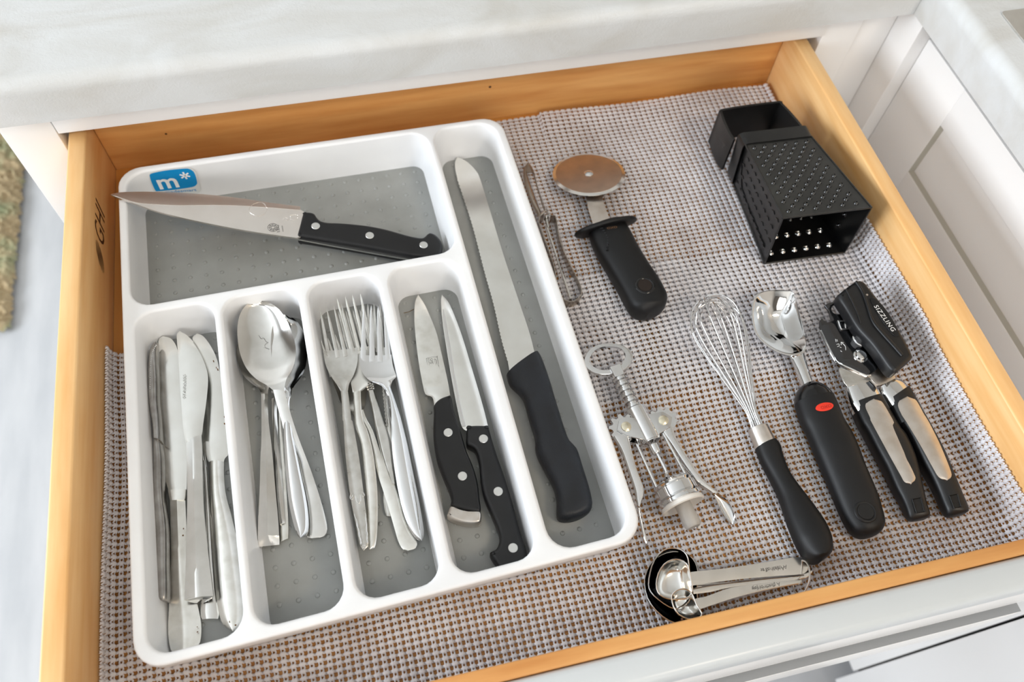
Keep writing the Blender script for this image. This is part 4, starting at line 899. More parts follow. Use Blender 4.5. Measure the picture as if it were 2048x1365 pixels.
def gpanel(a, b, c, d, N_out, th=0.0007):
    """sheet a-b (wide end) d-c (narrow end)"""
    V = [tuple(p) for p in (a, b, c, d)] + [tuple(np.array(p) - np.array(N_out) * th) for p in (a, b, c, d)]
    return V, [[0, 1, 2, 3], [7, 6, 5, 4], [0, 4, 5, 1], [1, 5, 6, 2], [2, 6, 7, 3], [3, 7, 4, 0]]
nt = unit(np.cross(t1 - t0, u0_ - t0)); nt = nt if nt[2] > 0 else -nt
nl = unit(np.cross(u0_ - t0, b0 - t0)); nl = nl if nl[0] < 0 else -nl
nr = unit(np.cross(u1_ - t1, b1 - t1)); nr = nr if nr[0] > 0 else -nr
top_f = obj('fine_face', gpanel(t0, t1, u1_, u0_, nt), FACE, t, sharp=0)
# slotted left face: real holes
hs = []; holes_dots = []
for j in range(9):
    for i in range(4):
        s_ = 0.16 + 0.22 * i; q = 0.07 + 0.095 * j + (0.045 if i % 2 else 0)
        if q > 0.9: continue
        c_ = quad(t0, b0, e0, u0_, s_, q); w1 = unit(b0 - t0) * 0.0016; w2 = unit(u0_ - t0) * 0.0032
        hs.append(np.array([c_ - w2, c_ - w1, c_ + w2, c_ + w1]))
lf = obj('slicer_face', slab([t0, b0, e0, u0_], 0.0007, nrm=nl, holes=hs), ENAM, t, sharp=0)
hs = []
for j in range(3):
    for i in range(3):
        c_ = quad(t1, b1, e1_, u1_, 0.25 + 0.25 * i, 0.2 + 0.28 * j); w1 = unit(b1 - t1) * 0.005; w2 = unit(u1_ - t1) * 0.0016
        hs.append(np.array([c_ - w2 - w1, c_ - w1 + w2, c_ + w2 + w1, c_ + w1 - w2]))
cf = obj('coarse_face', slab([t1, b1, e1_, u1_], 0.0007, nrm=nr), ENAM, t, sharp=0)
for h_ in hs:
    m4 = h_.mean(0); obj('raised_tooth', lathe(m4 - nr * 0.0006, -nr, [(0, 0.0030), (0.0006, 0.0027), (0.0015, 0.0014), (0.0008, 0.0009)], 10), BEAD, cf, sharp=60)
bf = obj('medium_face', gpanel(b0, b1, e1_, e0, V3(0, 0, -1)), ENAM, t, sharp=0)
# raised bumps of the fine face
k = 0
for j in range(15):
    n_i = 6 if j % 2 == 0 else 6
    for i in range(n_i + (0 if j % 2 else 0)):
        s_ = 0.13 + 0.148 * i - (0.035 if False else 0) + (0.0 if j % 2 else 0.0)
        q = 0.07 + 0.058 * j + 0.012 * i * 0
        s_ = 0.10 + 0.155 * i + (0.0775 if j % 2 else 0)
        if s_ > 0.95: continue
        c_ = quad(t0, t1, u1_, u0_, s_, q)
        pc_ = lathe(c_ - nt * 0.0001, nt, [(0, 0.0024), (0.0007, 0.0022), (0.0017, 0.0013), (0.0019, 0.0008), (0.0010, 0.0005)], 10)
        obj('raised_tooth', pc_, BEAD, top_f, sharp=60); k += 1
for j in range(4):
    for i in range(6):
        c_ = quad(b0, b1, e1_, e0, 0.12 + 0.15 * i, 0.10 + 0.17 * j); obj('raised_tooth', lathe(c_ + UPZ * 0.0006, UPZ, [(0, 0.0030), (0.0006, 0.0027), (0.0015, 0.0014), (0.0008, 0.0009)], 10), CHROME if j < 2 else BEAD, bf, sharp=60)
# folded corners and mouth rim
rimP = [t0, t1, b1, b0]; rimQ = [p + V3(0, 0, 0) for p in rimP]
obj('mouth_rim', tube([p for a, b in ((t0, t1), (t1, b1), (b1, b0), (b0, t0)) for p in (a, a * 0.5 + b * 0.5)], 0.0009, 6, closed=True), ENAM, t)
for a, b in ((t0, u0_), (t1, u1_), (b0, e0), (b1, e1_)): obj('corner_fold', tube([a, b], 0.0010, 6), ENAM, t)
# collar and handle at the narrow end
def loop4(k, z0, z1, grow, dz=0):
    c_ = (u0_ + u1_ + e0 + e1_) / 4; out = []
    for p in (u0_, u1_, e1_, e0):
        out.append(c_ + (p - c_) * grow + V3(0, k, 0) + V3(0, 0, 0))
    o4 = np.array(out); o4[:, 2] = np.maximum(o4[:, 2], 0.0026); return [tuple(v) for v in rr(o4, 0.004, 3)] if True else out
def rr3(pts, r, k=4):
    c = np.array(pts, float); out = []; n_ = len(c)
    for i in range(n_):
        p = c[i]; a = unit(c[i - 1] - p); b = unit(c[(i + 1) % n_] - p)
        for j in range(k + 1):
            t_ = j / k; out.append(p + a * r * (1 - t_) ** 2 + b * r * t_ ** 2)
    return np.array(out)
cc = (u0_ + u1_ + e0 + e1_) / 4
def cl(dy, g, gz=None):
    P = np.array([cc + (p - cc) * V3(g, 1, gz or g) + V3(0, dy, 0) for p in (u0_, u1_, e1_, e0)]); P[:, 2] = np.maximum(P[:, 2], 0.0028); return rr3(P, 0.006)
obj('collar', rings([cl(-0.006, 1.05), cl(-0.0065, 1.09), cl(0.0075, 1.09), cl(0.0085, 1.04), cl(0.0085, 0.96), cl(-0.005, 0.96)], cap=False), ENAM, t, sharp=30)
# handle: an open box-like grip
hl_ = [V3(.5800, -.1195, 0), V3(.5785, -.108, 0), V3(.5800, -.0855, 0), V3(.5860, -.0800, 0), V3(.6390, -.0800, 0), V3(.6440, -.084, 0), V3(.6500, -.108, 0), V3(.6510, -.1195, 0)]
P = catmull(hl_, 4); out = []
for k_, p in enumerate(P):
    d = unit(P[min(k_ + 1, len(P) - 1)] - P[max(k_ - 1, 0)]); s_ = V3(-d[1], d[0], 0) * 0.0012
    out.append([p - s_ + V3(0, 0, 0.010), p - s_ + V3(0, 0, 0.052), p + s_ + V3(0, 0, 0.052), p + s_ + V3(0, 0, 0.010)])
obj('handle', rings(out), ENAM, t, sharp=45)

# ------------------------------------------------------------------ corkscrew
CS = cr(1140, 660, 2.9675)
t = thing('corkscrew', 'chrome winged corkscrew with bottle-opener ring lying beside the tray', 'corkscrew', U(1290, 900, 0.003))
ZC = 0.021
q0, q1 = U(*CS((275, 250))[0], ZC), U(*CS((655, 1010))[0], ZC); ad = unit(q1 - q0); sd = unit(np.cross(ad, UPZ)); 
if sd[0] < 0: sd = -sd
LT = np.linalg.norm(q1 - q0)
def cp(x, y): # axis coordinates of a photo point (metres along, across)
    p = U(*CS((x, y))[0], ZC) - q0; return np.dot(p, ad), np.dot(p, sd)
o1 = outline(CS((230, 78), (310, 90), (362, 125), (375, 165), (350, 215), (300, 250), (220, 266), (150, 258), (100, 225), (85, 180), (105, 130), (155, 92)), V3(0, 0, ZC + 0.001), sub=4)
i1 = outline(CS((230, 98), (290, 105), (322, 130), (330, 160), (312, 200), (285, 225), (225, 240), (165, 232), (125, 205), (116, 175), (135, 135), (175, 107)), V3(0, 0, ZC + 0.001), sub=4)
obj('opener_ring', slab(o1, 0.0028, 0.0008, holes=[i1]), CHROME, t, sharp=30)
def cyl(a, b, r, seg=24): return lathe(q0 + ad * a, ad, [(0, r * 0.9), (0.0004, r), (b - a - 0.0004, r), (b - a, r * 0.9)], seg)
a0 = cp(262, 232)[0]; a1 = cp(370, 475)[0]; a2 = cp(470, 670)[0]
obj('neck_block', join(slab([q0 + ad * (a0 - 0.001) + sd * 0.0050 + UPZ * 0.005, q0 + ad * (a0 + 0.009) + sd * 0.0045 + UPZ * 0.004, q0 + ad * (a0 + 0.009) - sd * 0.0045 + UPZ * 0.004, q0 + ad * (a0 - 0.001) - sd * 0.0050 + UPZ * 0.005], 0.010, 0.001)), CHROME, t, sharp=30)
pr_ = [(a0 + 0.008, 0.0030)]; nr_ = 6; stp = (a1 - a0 - 0.008) / nr_
for k in range(nr_):
    s_ = a0 + 0.008 + stp * k; pr_ += [(s_ + stp * 0.02, 0.0036), (s_ + stp * 0.36, 0.0038), (s_ + stp * 0.44, 0.0062), (s_ + stp * 0.84, 0.0063), (s_ + stp * 0.92, 0.0038)]
obj('rack_shaft', lathe(q0, ad, pr_, 20), CHROME, t, sharp=30)
obj('barrel', cyl(a1, a2, 0.0086), CHROME, t)
bw = 0.0165
for sg, (sx, sy) in ((-1, (325, 595)), (1, (545, 557))):
    pa_, ps_ = cp(sx, sy); pc_ = q0 + ad * pa_ + sd * ps_
    # bracket plates holding the pivot
    for zz_ in (0.0065, -0.0045):
        P = [q0 + ad * (a1 + 0.010) + sd * sg * 0.005, q0 + ad * (pa_ - 0.008) + sd * (ps_ - sg * 0.004), pc_ - ad * 0.007 + sd * sg * 0.003, pc_ + sd * sg * 0.0078, pc_ + ad * 0.007 + sd * sg * 0.003, q0 + ad * (a2 - 0.002) + sd * (ps_ - sg * 0.008), q0 + ad * (a2 + 0.001) + sd * sg * 0.005]
        obj('bracket', slab(np.array(P) + UPZ * zz_, 0.0016, 0.0004), CHROME, t, sharp=30)
    obj('pivot_screw', lathe(pc_ + UPZ * 0.0065, UPZ, [(0, 0.0042), (0.0008, 0.0040), (0.0016, 0.0026), (0.0019, 0.0006)], 18), BRASS, t)
    # lever with gear teeth
    gcn = pc_ - sd * sg * -0.001; G_ = []
    for k in range(40):
        q = 2 * math.pi * k / 40; ga = -math.cos(q); gs_ = math.sin(q)
        tooth = (ga < 0.55) is False
        on = -2.9 < math.atan2(gs_ * sg, ga) < 0.6
        r_ = 0.0125 if (k % 4 in (0, 1)) and (math.cos(q) > -0.35) else 0.0096
        G_.append(gcn - ad * r_ * math.cos(q) + sd * r_ * math.sin(q))
    ge = obj('gear_lever', slab(np.array(G_) + UPZ * 0.0045, 0.0068, 0.0), CHROME, t, sharp=20)
    if sg < 0:
        L = CS((252, 640), (300, 720), (345, 850), (378, 950), (388, 1000), (398, 1050)); R = CS((345, 620), (385, 800), (432, 930), (440, 970), (425, 1020), (412, 1060)); zl = [0.0235, 0.021, 0.016]; hh = [0.0055, 0.006, 0.005]
        obj('lever_arm', body(L, R, zl, hh, e=4, N=24, taper=False), CHROME, ge)
        obj('lever_tip', body(CS((398, 1045), (402, 1090), (420, 1180), (435, 1240), (448, 1278)), CS((412, 1055), (420, 1110), (440, 1180), (455, 1240), (458, 1278)), [0.0150, 0.010, 0.006], 0.003, N=16), CHROME, ge)
    else:
        L = CS((545, 610), (600, 690), (665, 790), (735, 890), (770, 925), (840, 975)); R = CS((612, 580), (625, 640), (690, 750), (770, 870), (815, 920), (885, 975)); zl = [0.0235, 0.021, 0.016]
        obj('lever_arm', body(L, R, zl, [0.006, 0.006, 0.005], e=4, N=24, taper=False), CHROME, ge)
        obj('lever_tip', body(CS((838, 968), (870, 1010), (890, 1060), (920, 1110), (955, 1150), (970, 1155)), CS((883, 972), (930, 1010), (960, 1060), (978, 1105), (982, 1140), (970, 1155)), [0.0155, 0.011, 0.007], -0.002, kind='rib', thick=0.002, N=20), CHROME, ge)
h0 = cp(478, 660)[0]; h1 = cp(500, 735)[0]
obj('worm_holder', lathe(q0, ad, [(h0, 0.0078), (h0 + 0.0015, 0.0078), (h0 + 0.003, 0.0055), (h0 + 0.004, 0.0042), (h1, 0.0040), (h1 + 0.001, 0.0032)], 20), CHROME, t)
b0a = cp(610, 915)[0]; b1a = cp(660, 1060)[0]
W_ = []
for k in range(150):
    f_ = k / 149; a = h1 + f_ * (b1a + 0.018 - h1); r_ = 0.0038 * min(1, max(0, (f_ - 0.25) / 0.12)); q = f_ * 2 * math.pi * 5.0
    W_.append(q0 + ad * a + sd * r_ * math.cos(q) + UPZ * r_ * math.sin(q))
obj('worm', tube(W_, 0.0013, 7), CHROME, t)
for s_, z_ in ((-0.0118, 0.0), (0.0105, 0.004), (0.0135, -0.003)):
    obj('frame_rod', tube([q0 + ad * (a2 - 0.002) + sd * s_ + UPZ * z_, q0 + ad * (b0a + 0.002) + sd * s_ * 1.1 + UPZ * z_], 0.0012, 8), CHROME, t)
RB_ = 0.0165
be = obj('bell', lathe(q0, ad, [(b0a - 0.002, 0.002), (b0a - 0.002, RB_ - 0.003), (b0a, RB_ - 0.001), (b0a + 0.002, RB_ - 0.0022), (b0a + 0.003, RB_), (b0a + 0.010, RB_ + 0.0002), (b0a + 0.011, RB_ - 0.001), (b0a + 0.0125, RB_ + 0.0012), (b0a + 0.015, RB_ + 0.0015), (b0a + 0.016, RB_)], 44, cap=False), CHROME, t, sharp=30)
obj('plastic_insert', lathe(q0, ad, [(b0a + 0.0155, RB_ + 0.0002), (b0a + 0.0185, RB_ + 0.0008), (b0a + 0.0192, RB_ - 0.0006), (b0a + 0.012, RB_ - 0.0055), (b0a + 0.009, 0.002)], 40, cap=False), WPL, be, sharp=50)
obj('tip_sleeve', lathe(q0, ad, [(b0a + 0.010, 0.0062), (b0a + 0.034, 0.0066), (b0a + 0.036, 0.0052), (b0a + 0.036, 0.001)], 24), FROST, t)

# ------------------------------------------------------------------ whisk
WK, HK = cr(1340, 560, 4.096), cr(1460, 840, 4.096)
t = thing('balloon_whisk', 'wire balloon whisk with black bulb-ended handle', 'whisk', U(1530, 880, 0.003))
f0 = U(*HK((228, 68))[0], 0.0135); tp = U(*WK((305, 165))[0], 0.026); mid = U(*WK((318, 400))[0], 0.0255)
wa = tp - f0; wl_ = np.linalg.norm(wa); wa = wa / wl_; ws = unit(np.cross(wa, UPZ)); wu = np.cross(ws, wa)
if wu[2] < 0: wu = -wu
hwid = 0.5 * np.linalg.norm(U(*WK((97, 300))[0], 0.026) - U(*WK((520, 330))[0], 0.026))
for k in range(8):
    phi = math.pi * k / 8 + 0.18; R_ = hwid * (1.0 - 0.05 * (k % 3)); LN = wl_ * (1.0 + 0.018 * ((k * 3) % 4 - 1.5))
    pts = []
    half = [(0, 0.12), (0.12, 0.19), (0.25, 0.34), (0.4, 0.55), (0.55, 0.77), (0.68, 0.93), (0.79, 1.0), (0.88, 0.93), (0.955, 0.66), (0.99, 0.32), (1.0, 0.0)]
    prof2 = [(a, w) for a, w in half] + [(a, -w) for a, w in half[-2::-1]]
    for a, w in prof2: pts.append(f0 + wa * LN * a + (ws * math.cos(phi) + wu * math.sin(phi)) * (w * R_ if abs(w) > 0.15 else math.copysign(1, w) * 0.0048 * (1 if w else 0)))
    obj('wire', tube(catmull(pts, 4), 0.00062, 6), CHROME, t, sharp=80)
fd = unit(f0 - tp)
f1 = U(*HK((285, 195))[0], 0.013); fx = unit(f1 - f0)
obj('ferrule', lathe(f0 - fx * 0.0005, fx, [(0, 0.0075), (0.0006, 0.0086), (0.020, 0.0094), (0.0215, 0.009)], 28), SATIN, t)
L = HK((210, 238), (228, 290), (258, 360), (322, 480), (392, 620), (432, 740), (478, 870), (532, 1000), (590, 1100), (650, 1160), (720, 1184)); R = HK((372, 168), (408, 215), (430, 300), (480, 430), (545, 530), (635, 645), (718, 760), (790, 880), (828, 1000), (818, 1100), (720, 1184))
obj('handle', body(L, R, [0.0135, 0.0125, 0.0145, 0.0165, 0.0165], [0.0185, 0.019, 0.021, 0.028, 0.028], e=2.1, N=46, n=28), RUB, t)

# ------------------------------------------------------------------ ice cream scoop
t = thing('ice_cream_scoop', 'chrome ice cream scoop with thick black handle and red oval badge', 'scoop', U(1650, 800, 0.003))
rim = np.array(catmull(WK((870, 83), (955, 87), (1005, 98), (1025, 140), (1040, 190), (1065, 290), (1098, 410), (1117, 500), (1112, 570), (1080, 606), (1005, 622), (930, 610), (850, 575), (760, 512), (700, 440), (676, 350), (669, 260), (682, 170), (712, 120), (780, 92)), 5, True))
zs = 0.021
Rm0 = [U(x, y, zs + 0.004 * (1 - (y - 580) / 150)) for x, y in rim]
cen = U(*WK((885, 340))[0], 0.012)
def rk(f_, z_): return [np.array([cen[0] + (p[0] - cen[0]) * f_, cen[1] + (p[1] - cen[1]) * f_, z_(p)]) for p in Rm0]
stack = [rk(1.0, lambda p: p[2]), rk(0.97, lambda p: p[2] + 0.0004), rk(0.93, lambda p: p[2] - 0.0006), rk(0.82, lambda p: p[2] - 0.0030), rk(0.70, lambda p: p[2] - 0.0062)]
for f_, dz in ((0.58, 0.0105), (0.46, 0.0145), (0.3, 0.0172), (0.14, 0.0182), (0.02, 0.0184)): stack.append(rk(f_, lambda p, dz=dz: (p[2] * (f_) + (zs + 0.001) * (1 - f_)) - dz * 0.85))
under = [rk(0.99, lambda p: p[2] - 0.0016), rk(0.82, lambda p: p[2] - 0.0060), rk(0.6, lambda p: p[2] - 0.0125), rk(0.35, lambda p: 0.0042), rk(0.05, lambda p: 0.0034)]
obj('bowl', rings(under[::-1] + stack), CHROME, t, sharp=70)
L = WK((960, 600), (985, 640), (1010, 700), (1045, 790), (1082, 890)); R = WK((1098, 590), (1108, 640), (1125, 700), (1150, 790), (1180, 870))
obj('neck', body(L, R, [0.017, 0.0165, 0.0165], [0.006, 0.009, 0.010], N=16, taper=False, e=2.2), CHROME, t)
L = WK((1078, 872), (1040, 915), (1024, 970), (1025, 1020)); R = WK((1172, 846), (1240, 868), (1300, 912), (1332, 955))
obj('glossy_collar', body(L, R, [0.0165, 0.0165], [0.011, 0.019, 0.0235, 0.025], N=14, taper=False, e=2.2, n=28), GLOSS, t)
L = WK((1025, 1018), (1045, 1080), (1075, 1170)) + HK((618, 90), (645, 150), (690, 260), (762, 430), (830, 590), (882, 720), (932, 830), (995, 925), (1050, 962), (1100, 972)); R = WK((1332, 953), (1375, 1050), (1420, 1160)) + HK((982, 100), (1038, 220), (1098, 380), (1158, 520), (1210, 650), (1242, 760), (1260, 850), (1235, 915), (1180, 955), (1100, 972))
sb_ = body(L, R, [0.0165, 0.017, 0.016, 0.0145], [0.0255, 0.0265, 0.025, 0.022], e=2.25, N=50, n=32)
hd = obj('handle', sb_, RUB, t)
hc, hn_ = hit(sb_, *HK((1113, 752))[0]); hn_ = unit(hn_ + UPZ)
obj('hanging_hole', lathe(hc - hn_ * 0.0006, hn_, [(0.0002, 0.0088), (0.0011, 0.0080), (0.0009, 0.0066), (0.0002, 0.0060)], 24, cap=False), RUB, hd, sharp=80)
obj('hole_bottom', disc(hc + hn_ * 0.0001, hn_, 0.0062, 0.0003), HOLE, hd)
oc_, on_ = hit(sb_, *WK((1266, 1042))[0]); ov_a, ov_b = UP(*WK((1195, 1058))[0], oc_, on_), UP(*WK((1337, 1026))[0], oc_, on_); od = unit(ov_b - ov_a)
bd = obj('red_badge', slab(circle(oc_ + on_ * 0.0006, np.linalg.norm(ov_b - ov_a) / 2, on_, 30, a=od, rb=0.0036), 0.0022, 0.0003, nrm=on_), REDM, hd, sharp=40); tag(bd, 'red oval badge')
a_, b_ = UP(*WK((1316, 1020))[0], oc_ + on_ * 0.0006, on_), UP(*WK((1230, 1040))[0], oc_ + on_ * 0.0006, on_)
obj('lettering', words('OXO', a_, b_, on_, raise_=0.0002, hs=0.9), REDD, bd, sharp=0)

# ------------------------------------------------------------------ can opener
CO = cr(1600, 540, 4.266)
t = thing('can_opener', 'can opener with steel jaw, black turning key and steel-inlaid handles', 'can opener', U(1780, 850, 0.003))
zp = 0.0255
hole1 = outline(CO((315, 295), (350, 305), (366, 340), (360, 370), (330, 380), (290, 372), (268, 340), (278, 308)), V3(0, 0, zp), sub=3)
pl_ = CO((215, 310), (213, 302), (250, 280), (300, 272), (352, 272), (385, 300), (430, 380), (490, 490), (560, 600), (640, 700), (700, 772), (690, 800), (650, 855), (600, 888), (560, 893), (320, 790), (300, 770), (235, 640), (180, 530), (166, 450), (175, 425), (190, 412), (205, 432), (235, 448), (258, 440), (266, 430), (258, 400), (245, 355))
jw = obj('jaw_plate', plate(pl_, zp, 0.0016, 0.0003, sub=2, holes=[hole1]), DKREFL, t, sharp=30)
obj('rolled_edge', tube([U(*q, zp - 0.0012) for q in CO((176, 520), (235, 645), (305, 782), (330, 800), (560, 905), (600, 900))], 0.0013, 8), CHROME, jw)
obj('square_lug', join(tube([U(*q, zp + 0.0006) for q in CO((325, 440), (405, 435), (432, 480), (425, 505), (350, 508), (340, 480))], 0.0010, 6, closed=True), tube([U(*q, zp + 0.0006) for q in CO((385, 450), (390, 500))], 0.0008, 6)), CHROME, jw)
obj('arrow_mark', join(*[tube([U(*q, zp + 0.0002) for q in P_] , 0.00022, 4) for P_ in (catmull(CO((390, 685), (385, 650), (350, 618)), 3), CO((350, 618), (372, 622)), CO((350, 618), (352, 642)), CO((303, 592), (308, 615)), CO((315, 595), (320, 612)), catmull(CO((312, 638), (330, 632), (335, 650), (318, 655)), 3), CO((340, 660), (352, 664)), CO((345, 690), (358, 700)))]), PRINTW, jw)
obj('pivot_rivet', lathe(U(*CO((515, 738))[0], zp), UPZ, [(0, 0.0062), (0.0006, 0.0060), (0.0009, 0.0048), (0.0010, 0.0046), (0.0026, 0.0042), (0.0030, 0.0034), (0.0030, 0.0005)], 26), CHROME, jw)
obj('drive_axle', lathe(U(*CO((525, 590))[0], zp), UPZ, [(0, 0.0080), (0.001, 0.0080), (0.0016, 0.0072), (0.006, 0.0072), (0.0062, 0.006), (0.011, 0.006)], 28), CHROME, t)
obj('lower_plate', plate(CO((335, 860), (352, 835), (450, 865), (580, 915), (600, 935), (560, 965), (420, 992), (395, 985), (370, 950)), 0.0235, 0.0016, 0.0003, sub=2), STEELD, t, sharp=30)
obj('lower_plate', plate(CO((585, 905), (640, 862), (700, 780), (740, 800), (800, 890), (815, 935), (760, 960), (680, 985), (650, 980), (610, 940)), 0.0225, 0.0016, 0.0004, sub=2), SATIN, t, sharp=30)
obj('cutting_wheel', lathe(U(*CO((380, 600))[0], 0.012), UPZ, [(0, 0.004), (0.001, 0.009), (0.002, 0.009), (0.004, 0.004), (0.011, 0.003)], 24), STEELD, t)
# turning key: raised winged knob
ko = CO((332, 205), (345, 190), (420, 130), (490, 88), (530, 86), (568, 110), (610, 165), (700, 275), (780, 385), (850, 500), (915, 615), (962, 712), (968, 735), (955, 760), (900, 805), (850, 852), (825, 864), (795, 856), (755, 815), (700, 735), (625, 632), (560, 560), (505, 500), (455, 425), (400, 330), (345, 245))
kz = 0.0445
kb = obj('turning_key', plate(ko, kz - 0.004, 0.015, 0.0035, sub=3, both=True, seg=4), BLK, t, sharp=50)
cres = body(CO((465, 105), (520, 190), (560, 300), (590, 400), (625, 470), (700, 560), (790, 660), (860, 740)), CO((485, 95), (540, 180), (580, 290), (612, 395), (650, 460), (725, 545), (815, 645), (880, 725)), kz - 0.0035, 0.0028, N=26, taper=False)
obj('key_ridge', cres, BLK, kb)
obj('key_ridge', body(CO((385, 170), (430, 260), (480, 370), (510, 460)), CO((398, 165), (445, 255), (492, 365), (518, 455)), kz - 0.0042, 0.0022, N=16), BLK, kb)
ov = outline(CO((603, 240), (640, 242), (720, 320), (800, 440), (845, 540), (846, 565), (815, 568), (780, 540), (690, 420), (620, 300), (600, 255)), V3(0, 0, kz - 0.0034), sub=3)
bd = obj('name_oval', slab(ov, 0.0008, 0.0002), GLOSS, kb, sharp=40)
obj('lettering', words('SIZZLING', U(*CO((628, 312))[0], kz - 0.0032), U(*CO((784, 528))[0], kz - 0.0032), UPZ, raise_=0.0002, offset=0.004, spacing=1.15, hs=1.05), PRINTW, bd, sharp=0)
obj('dent', disc(U(*CO((572, 213))[0], kz - 0.0041), UPZ, 0.0010, 0.0004, 10), SATIN, kb)
for idx, (L, R, cL, cR, insL, insR, hole, zc_) in enumerate((
    (WK((1478, 1035), (1520, 1130), (1560, 1215)) + HK((1085, 90), (1175, 260), (1258, 410), (1328, 560), (1395, 680), (1440, 785), (1470, 825), (1500, 832)), WK((1722, 960), (1792, 1090), (1870, 1229)) + HK((1432, 150), (1506, 320), (1562, 545), (1598, 700), (1624, 775), (1610, 812), (1500, 832)),
     WK((1436, 890), (1455, 970), (1480, 1045), (1510, 1100)), WK((1640, 835), (1690, 890), (1722, 960), (1745, 1010)),
     WK((1665, 978), (1612, 1005), (1602, 1045), (1640, 1130)) + HK((1155, 10), (1300, 280), (1400, 460), (1430, 510), (1480, 531)), WK((1665, 978), (1720, 988), (1755, 1025), (1810, 1120)) + HK((1338, 10), (1402, 160), (1462, 310), (1512, 440), (1520, 490), (1480, 531)),
     HK((1492, 655), (1562, 640), (1592, 755), (1528, 768)), 0.0150),
    (WK((1765, 1010), (1810, 1110), (1860, 1210)) + HK((1385, 50), (1445, 150), (1535, 330), (1622, 480), (1682, 600), (1730, 715), (1770, 785), (1810, 800)), WK((1940, 890), (1992, 980), (2060, 1110)) + HK((1650, 110), (1730, 260), (1800, 420), (1852, 540), (1900, 650), (1935, 735), (1925, 772), (1810, 800)),
     WK((1712, 890), (1728, 950), (1765, 1015), (1790, 1060)), WK((1840, 820), (1900, 838), (1940, 890), (1965, 930)),
     WK((1940, 958), (1888, 982), (1868, 1030), (1900, 1110)) + HK((1440, 10), (1560, 210), (1660, 390), (1710, 470), (1775, 501)), WK((1940, 958), (2005, 978), (2040, 1025), (2080, 1100)) + HK((1630, 20), (1720, 200), (1805, 410), (1812, 470), (1775, 501)),
     HK((1797, 625), (1862, 610), (1892, 715), (1835, 728)), 0.0150))):
    gx = zc_
    obj('arm', body(cL, cR, [0.0185, 0.016], [0.010, 0.017], N=10, taper=False, e=3), CHROME, t)
    ob_ = body(L, R, gx, [0.020, 0.022, 0.021, 0.017, 0.015], e=3.0, N=46, n=32); hd = obj('handle', ob_, BLK, t)
    zi = lambda s_: gx + 0.0112
    obj('steel_inlay', body(insL, insR, [gx + 0.0096, gx + 0.0104, gx + 0.0100, gx + 0.0088], 0.0010, kind='rib', thick=0.0016, N=40, n=16), SATIN, hd)
    hm_ = np.array(hole).mean(0); hq_, hn_ = hit(ob_, *hm_); hn_ = unit(hn_ + 0.3 * UPZ); hp_ = [UP(x, y, hq_ + hn_ * 0.0005, hn_) for x, y in hole]
    obj('hanging_slot', slab(hp_, 0.0008, nrm=hn_), HOLE, hd, sharp=0)
    obj('slot_lip', tube([p + UPZ * 0.0001 for p in hp_], 0.0005, 5, closed=True), GLOSS, hd)

# ------------------------------------------------------------------ measuring spoons on a ring
MS = cr(1260, 1060, 5.12)
GM = 'steel measuring spoons on a ring'
def cup(label, rim_px, zr_, dep, hL, hR, zh, base, mat, hole=None, txt=None):
    t = thing('measuring_spoon', label, 'measuring spoon', base, GM)
    Rr = outline(rim_px, V3(0, 0, zr_), sub=4); c_ = Rr.mean(0)
    st = []
    for f_, d_ in ((1.0, -0.0006), (0.99, 0.0), (0.97, -0.0005), (0.93, -dep * 0.3), (0.84, -dep * 0.62), (0.66, -dep * 0.87), (0.4, -dep * 0.97), (0.05, -dep)): st.append([c_ + (p - c_) * f_ + UPZ * d_ for p in Rr])
    un = [[c_ + (p - c_) * f_ + UPZ * d_ for p in Rr] for f_, d_ in ((0.05, -dep - 0.0007), (0.42, -dep - 0.0006), (0.69, -dep * 0.87 - 0.0007), (0.88, -dep * 0.62 - 0.0005), (0.97, -dep * 0.3), (1.0, -0.0006))]
    cp_ = obj('cup', rings(un + st[1:]), mat, t, sharp=60)
    obj('rolled_rim', tube([p + UPZ * 0.0001 for p in Rr[::2]], 0.00045, 5, closed=True), STEEL, cp_)
    h = obj('handle', body(hL, hR, zh, 0.0003, kind='rib', thick=0.0011, N=30, taper=False), SATIN if mat is SATIN else STEEL, t)
    if hole is not None: obj('hanging_hole', disc(U(*hole, zh[-1] - 0.0003), UPZ, 0.0021, 0.0008), HOLE, h)
    if txt: obj('engraved_lettering', words(txt[0], U(*txt[1], txt[3]), U(*txt[2], txt[3]), UPZ, raise_=0.0005), INK, h, sharp=0)
    return t
cup('largest measuring spoon at the bottom, its dark deep cup behind the others', MS((150, 560), (160, 470), (200, 370), (270, 290), (380, 235), (500, 225), (600, 260), (665, 330), (694, 420), (690, 520), (680, 640), (700, 740), (720, 860), (640, 930), (520, 960), (400, 930), (270, 830), (180, 700)), 0.0215, 0.017,
    MS((680, 560), (900, 545), (1200, 510), (1500, 470), (1780, 430), (1860, 400)), MS((690, 600), (900, 590), (1200, 560), (1500, 530), (1790, 500), (1866, 440)), [0.0145, 0.010, 0.0075], U(1340, 1190, 0.003), DKREFL)
cup('second measuring spoon, its dark cup nested inside the largest', MS((190, 560), (205, 440), (250, 310), (340, 215), (430, 190), (520, 205), (580, 260), (602, 350), (610, 480), (640, 600), (600, 740), (500, 810), (400, 790), (290, 715), (215, 640)), 0.0250, 0.016,
    MS((640, 600), (800, 572), (1000, 550), (1300, 510), (1650, 475), (1780, 460)), MS((650, 660), (830, 638), (1000, 605), (1300, 570), (1650, 530), (1790, 500)), [0.0225, 0.0145, 0.0105], U(1345, 1180, 0.007), DKREFL)
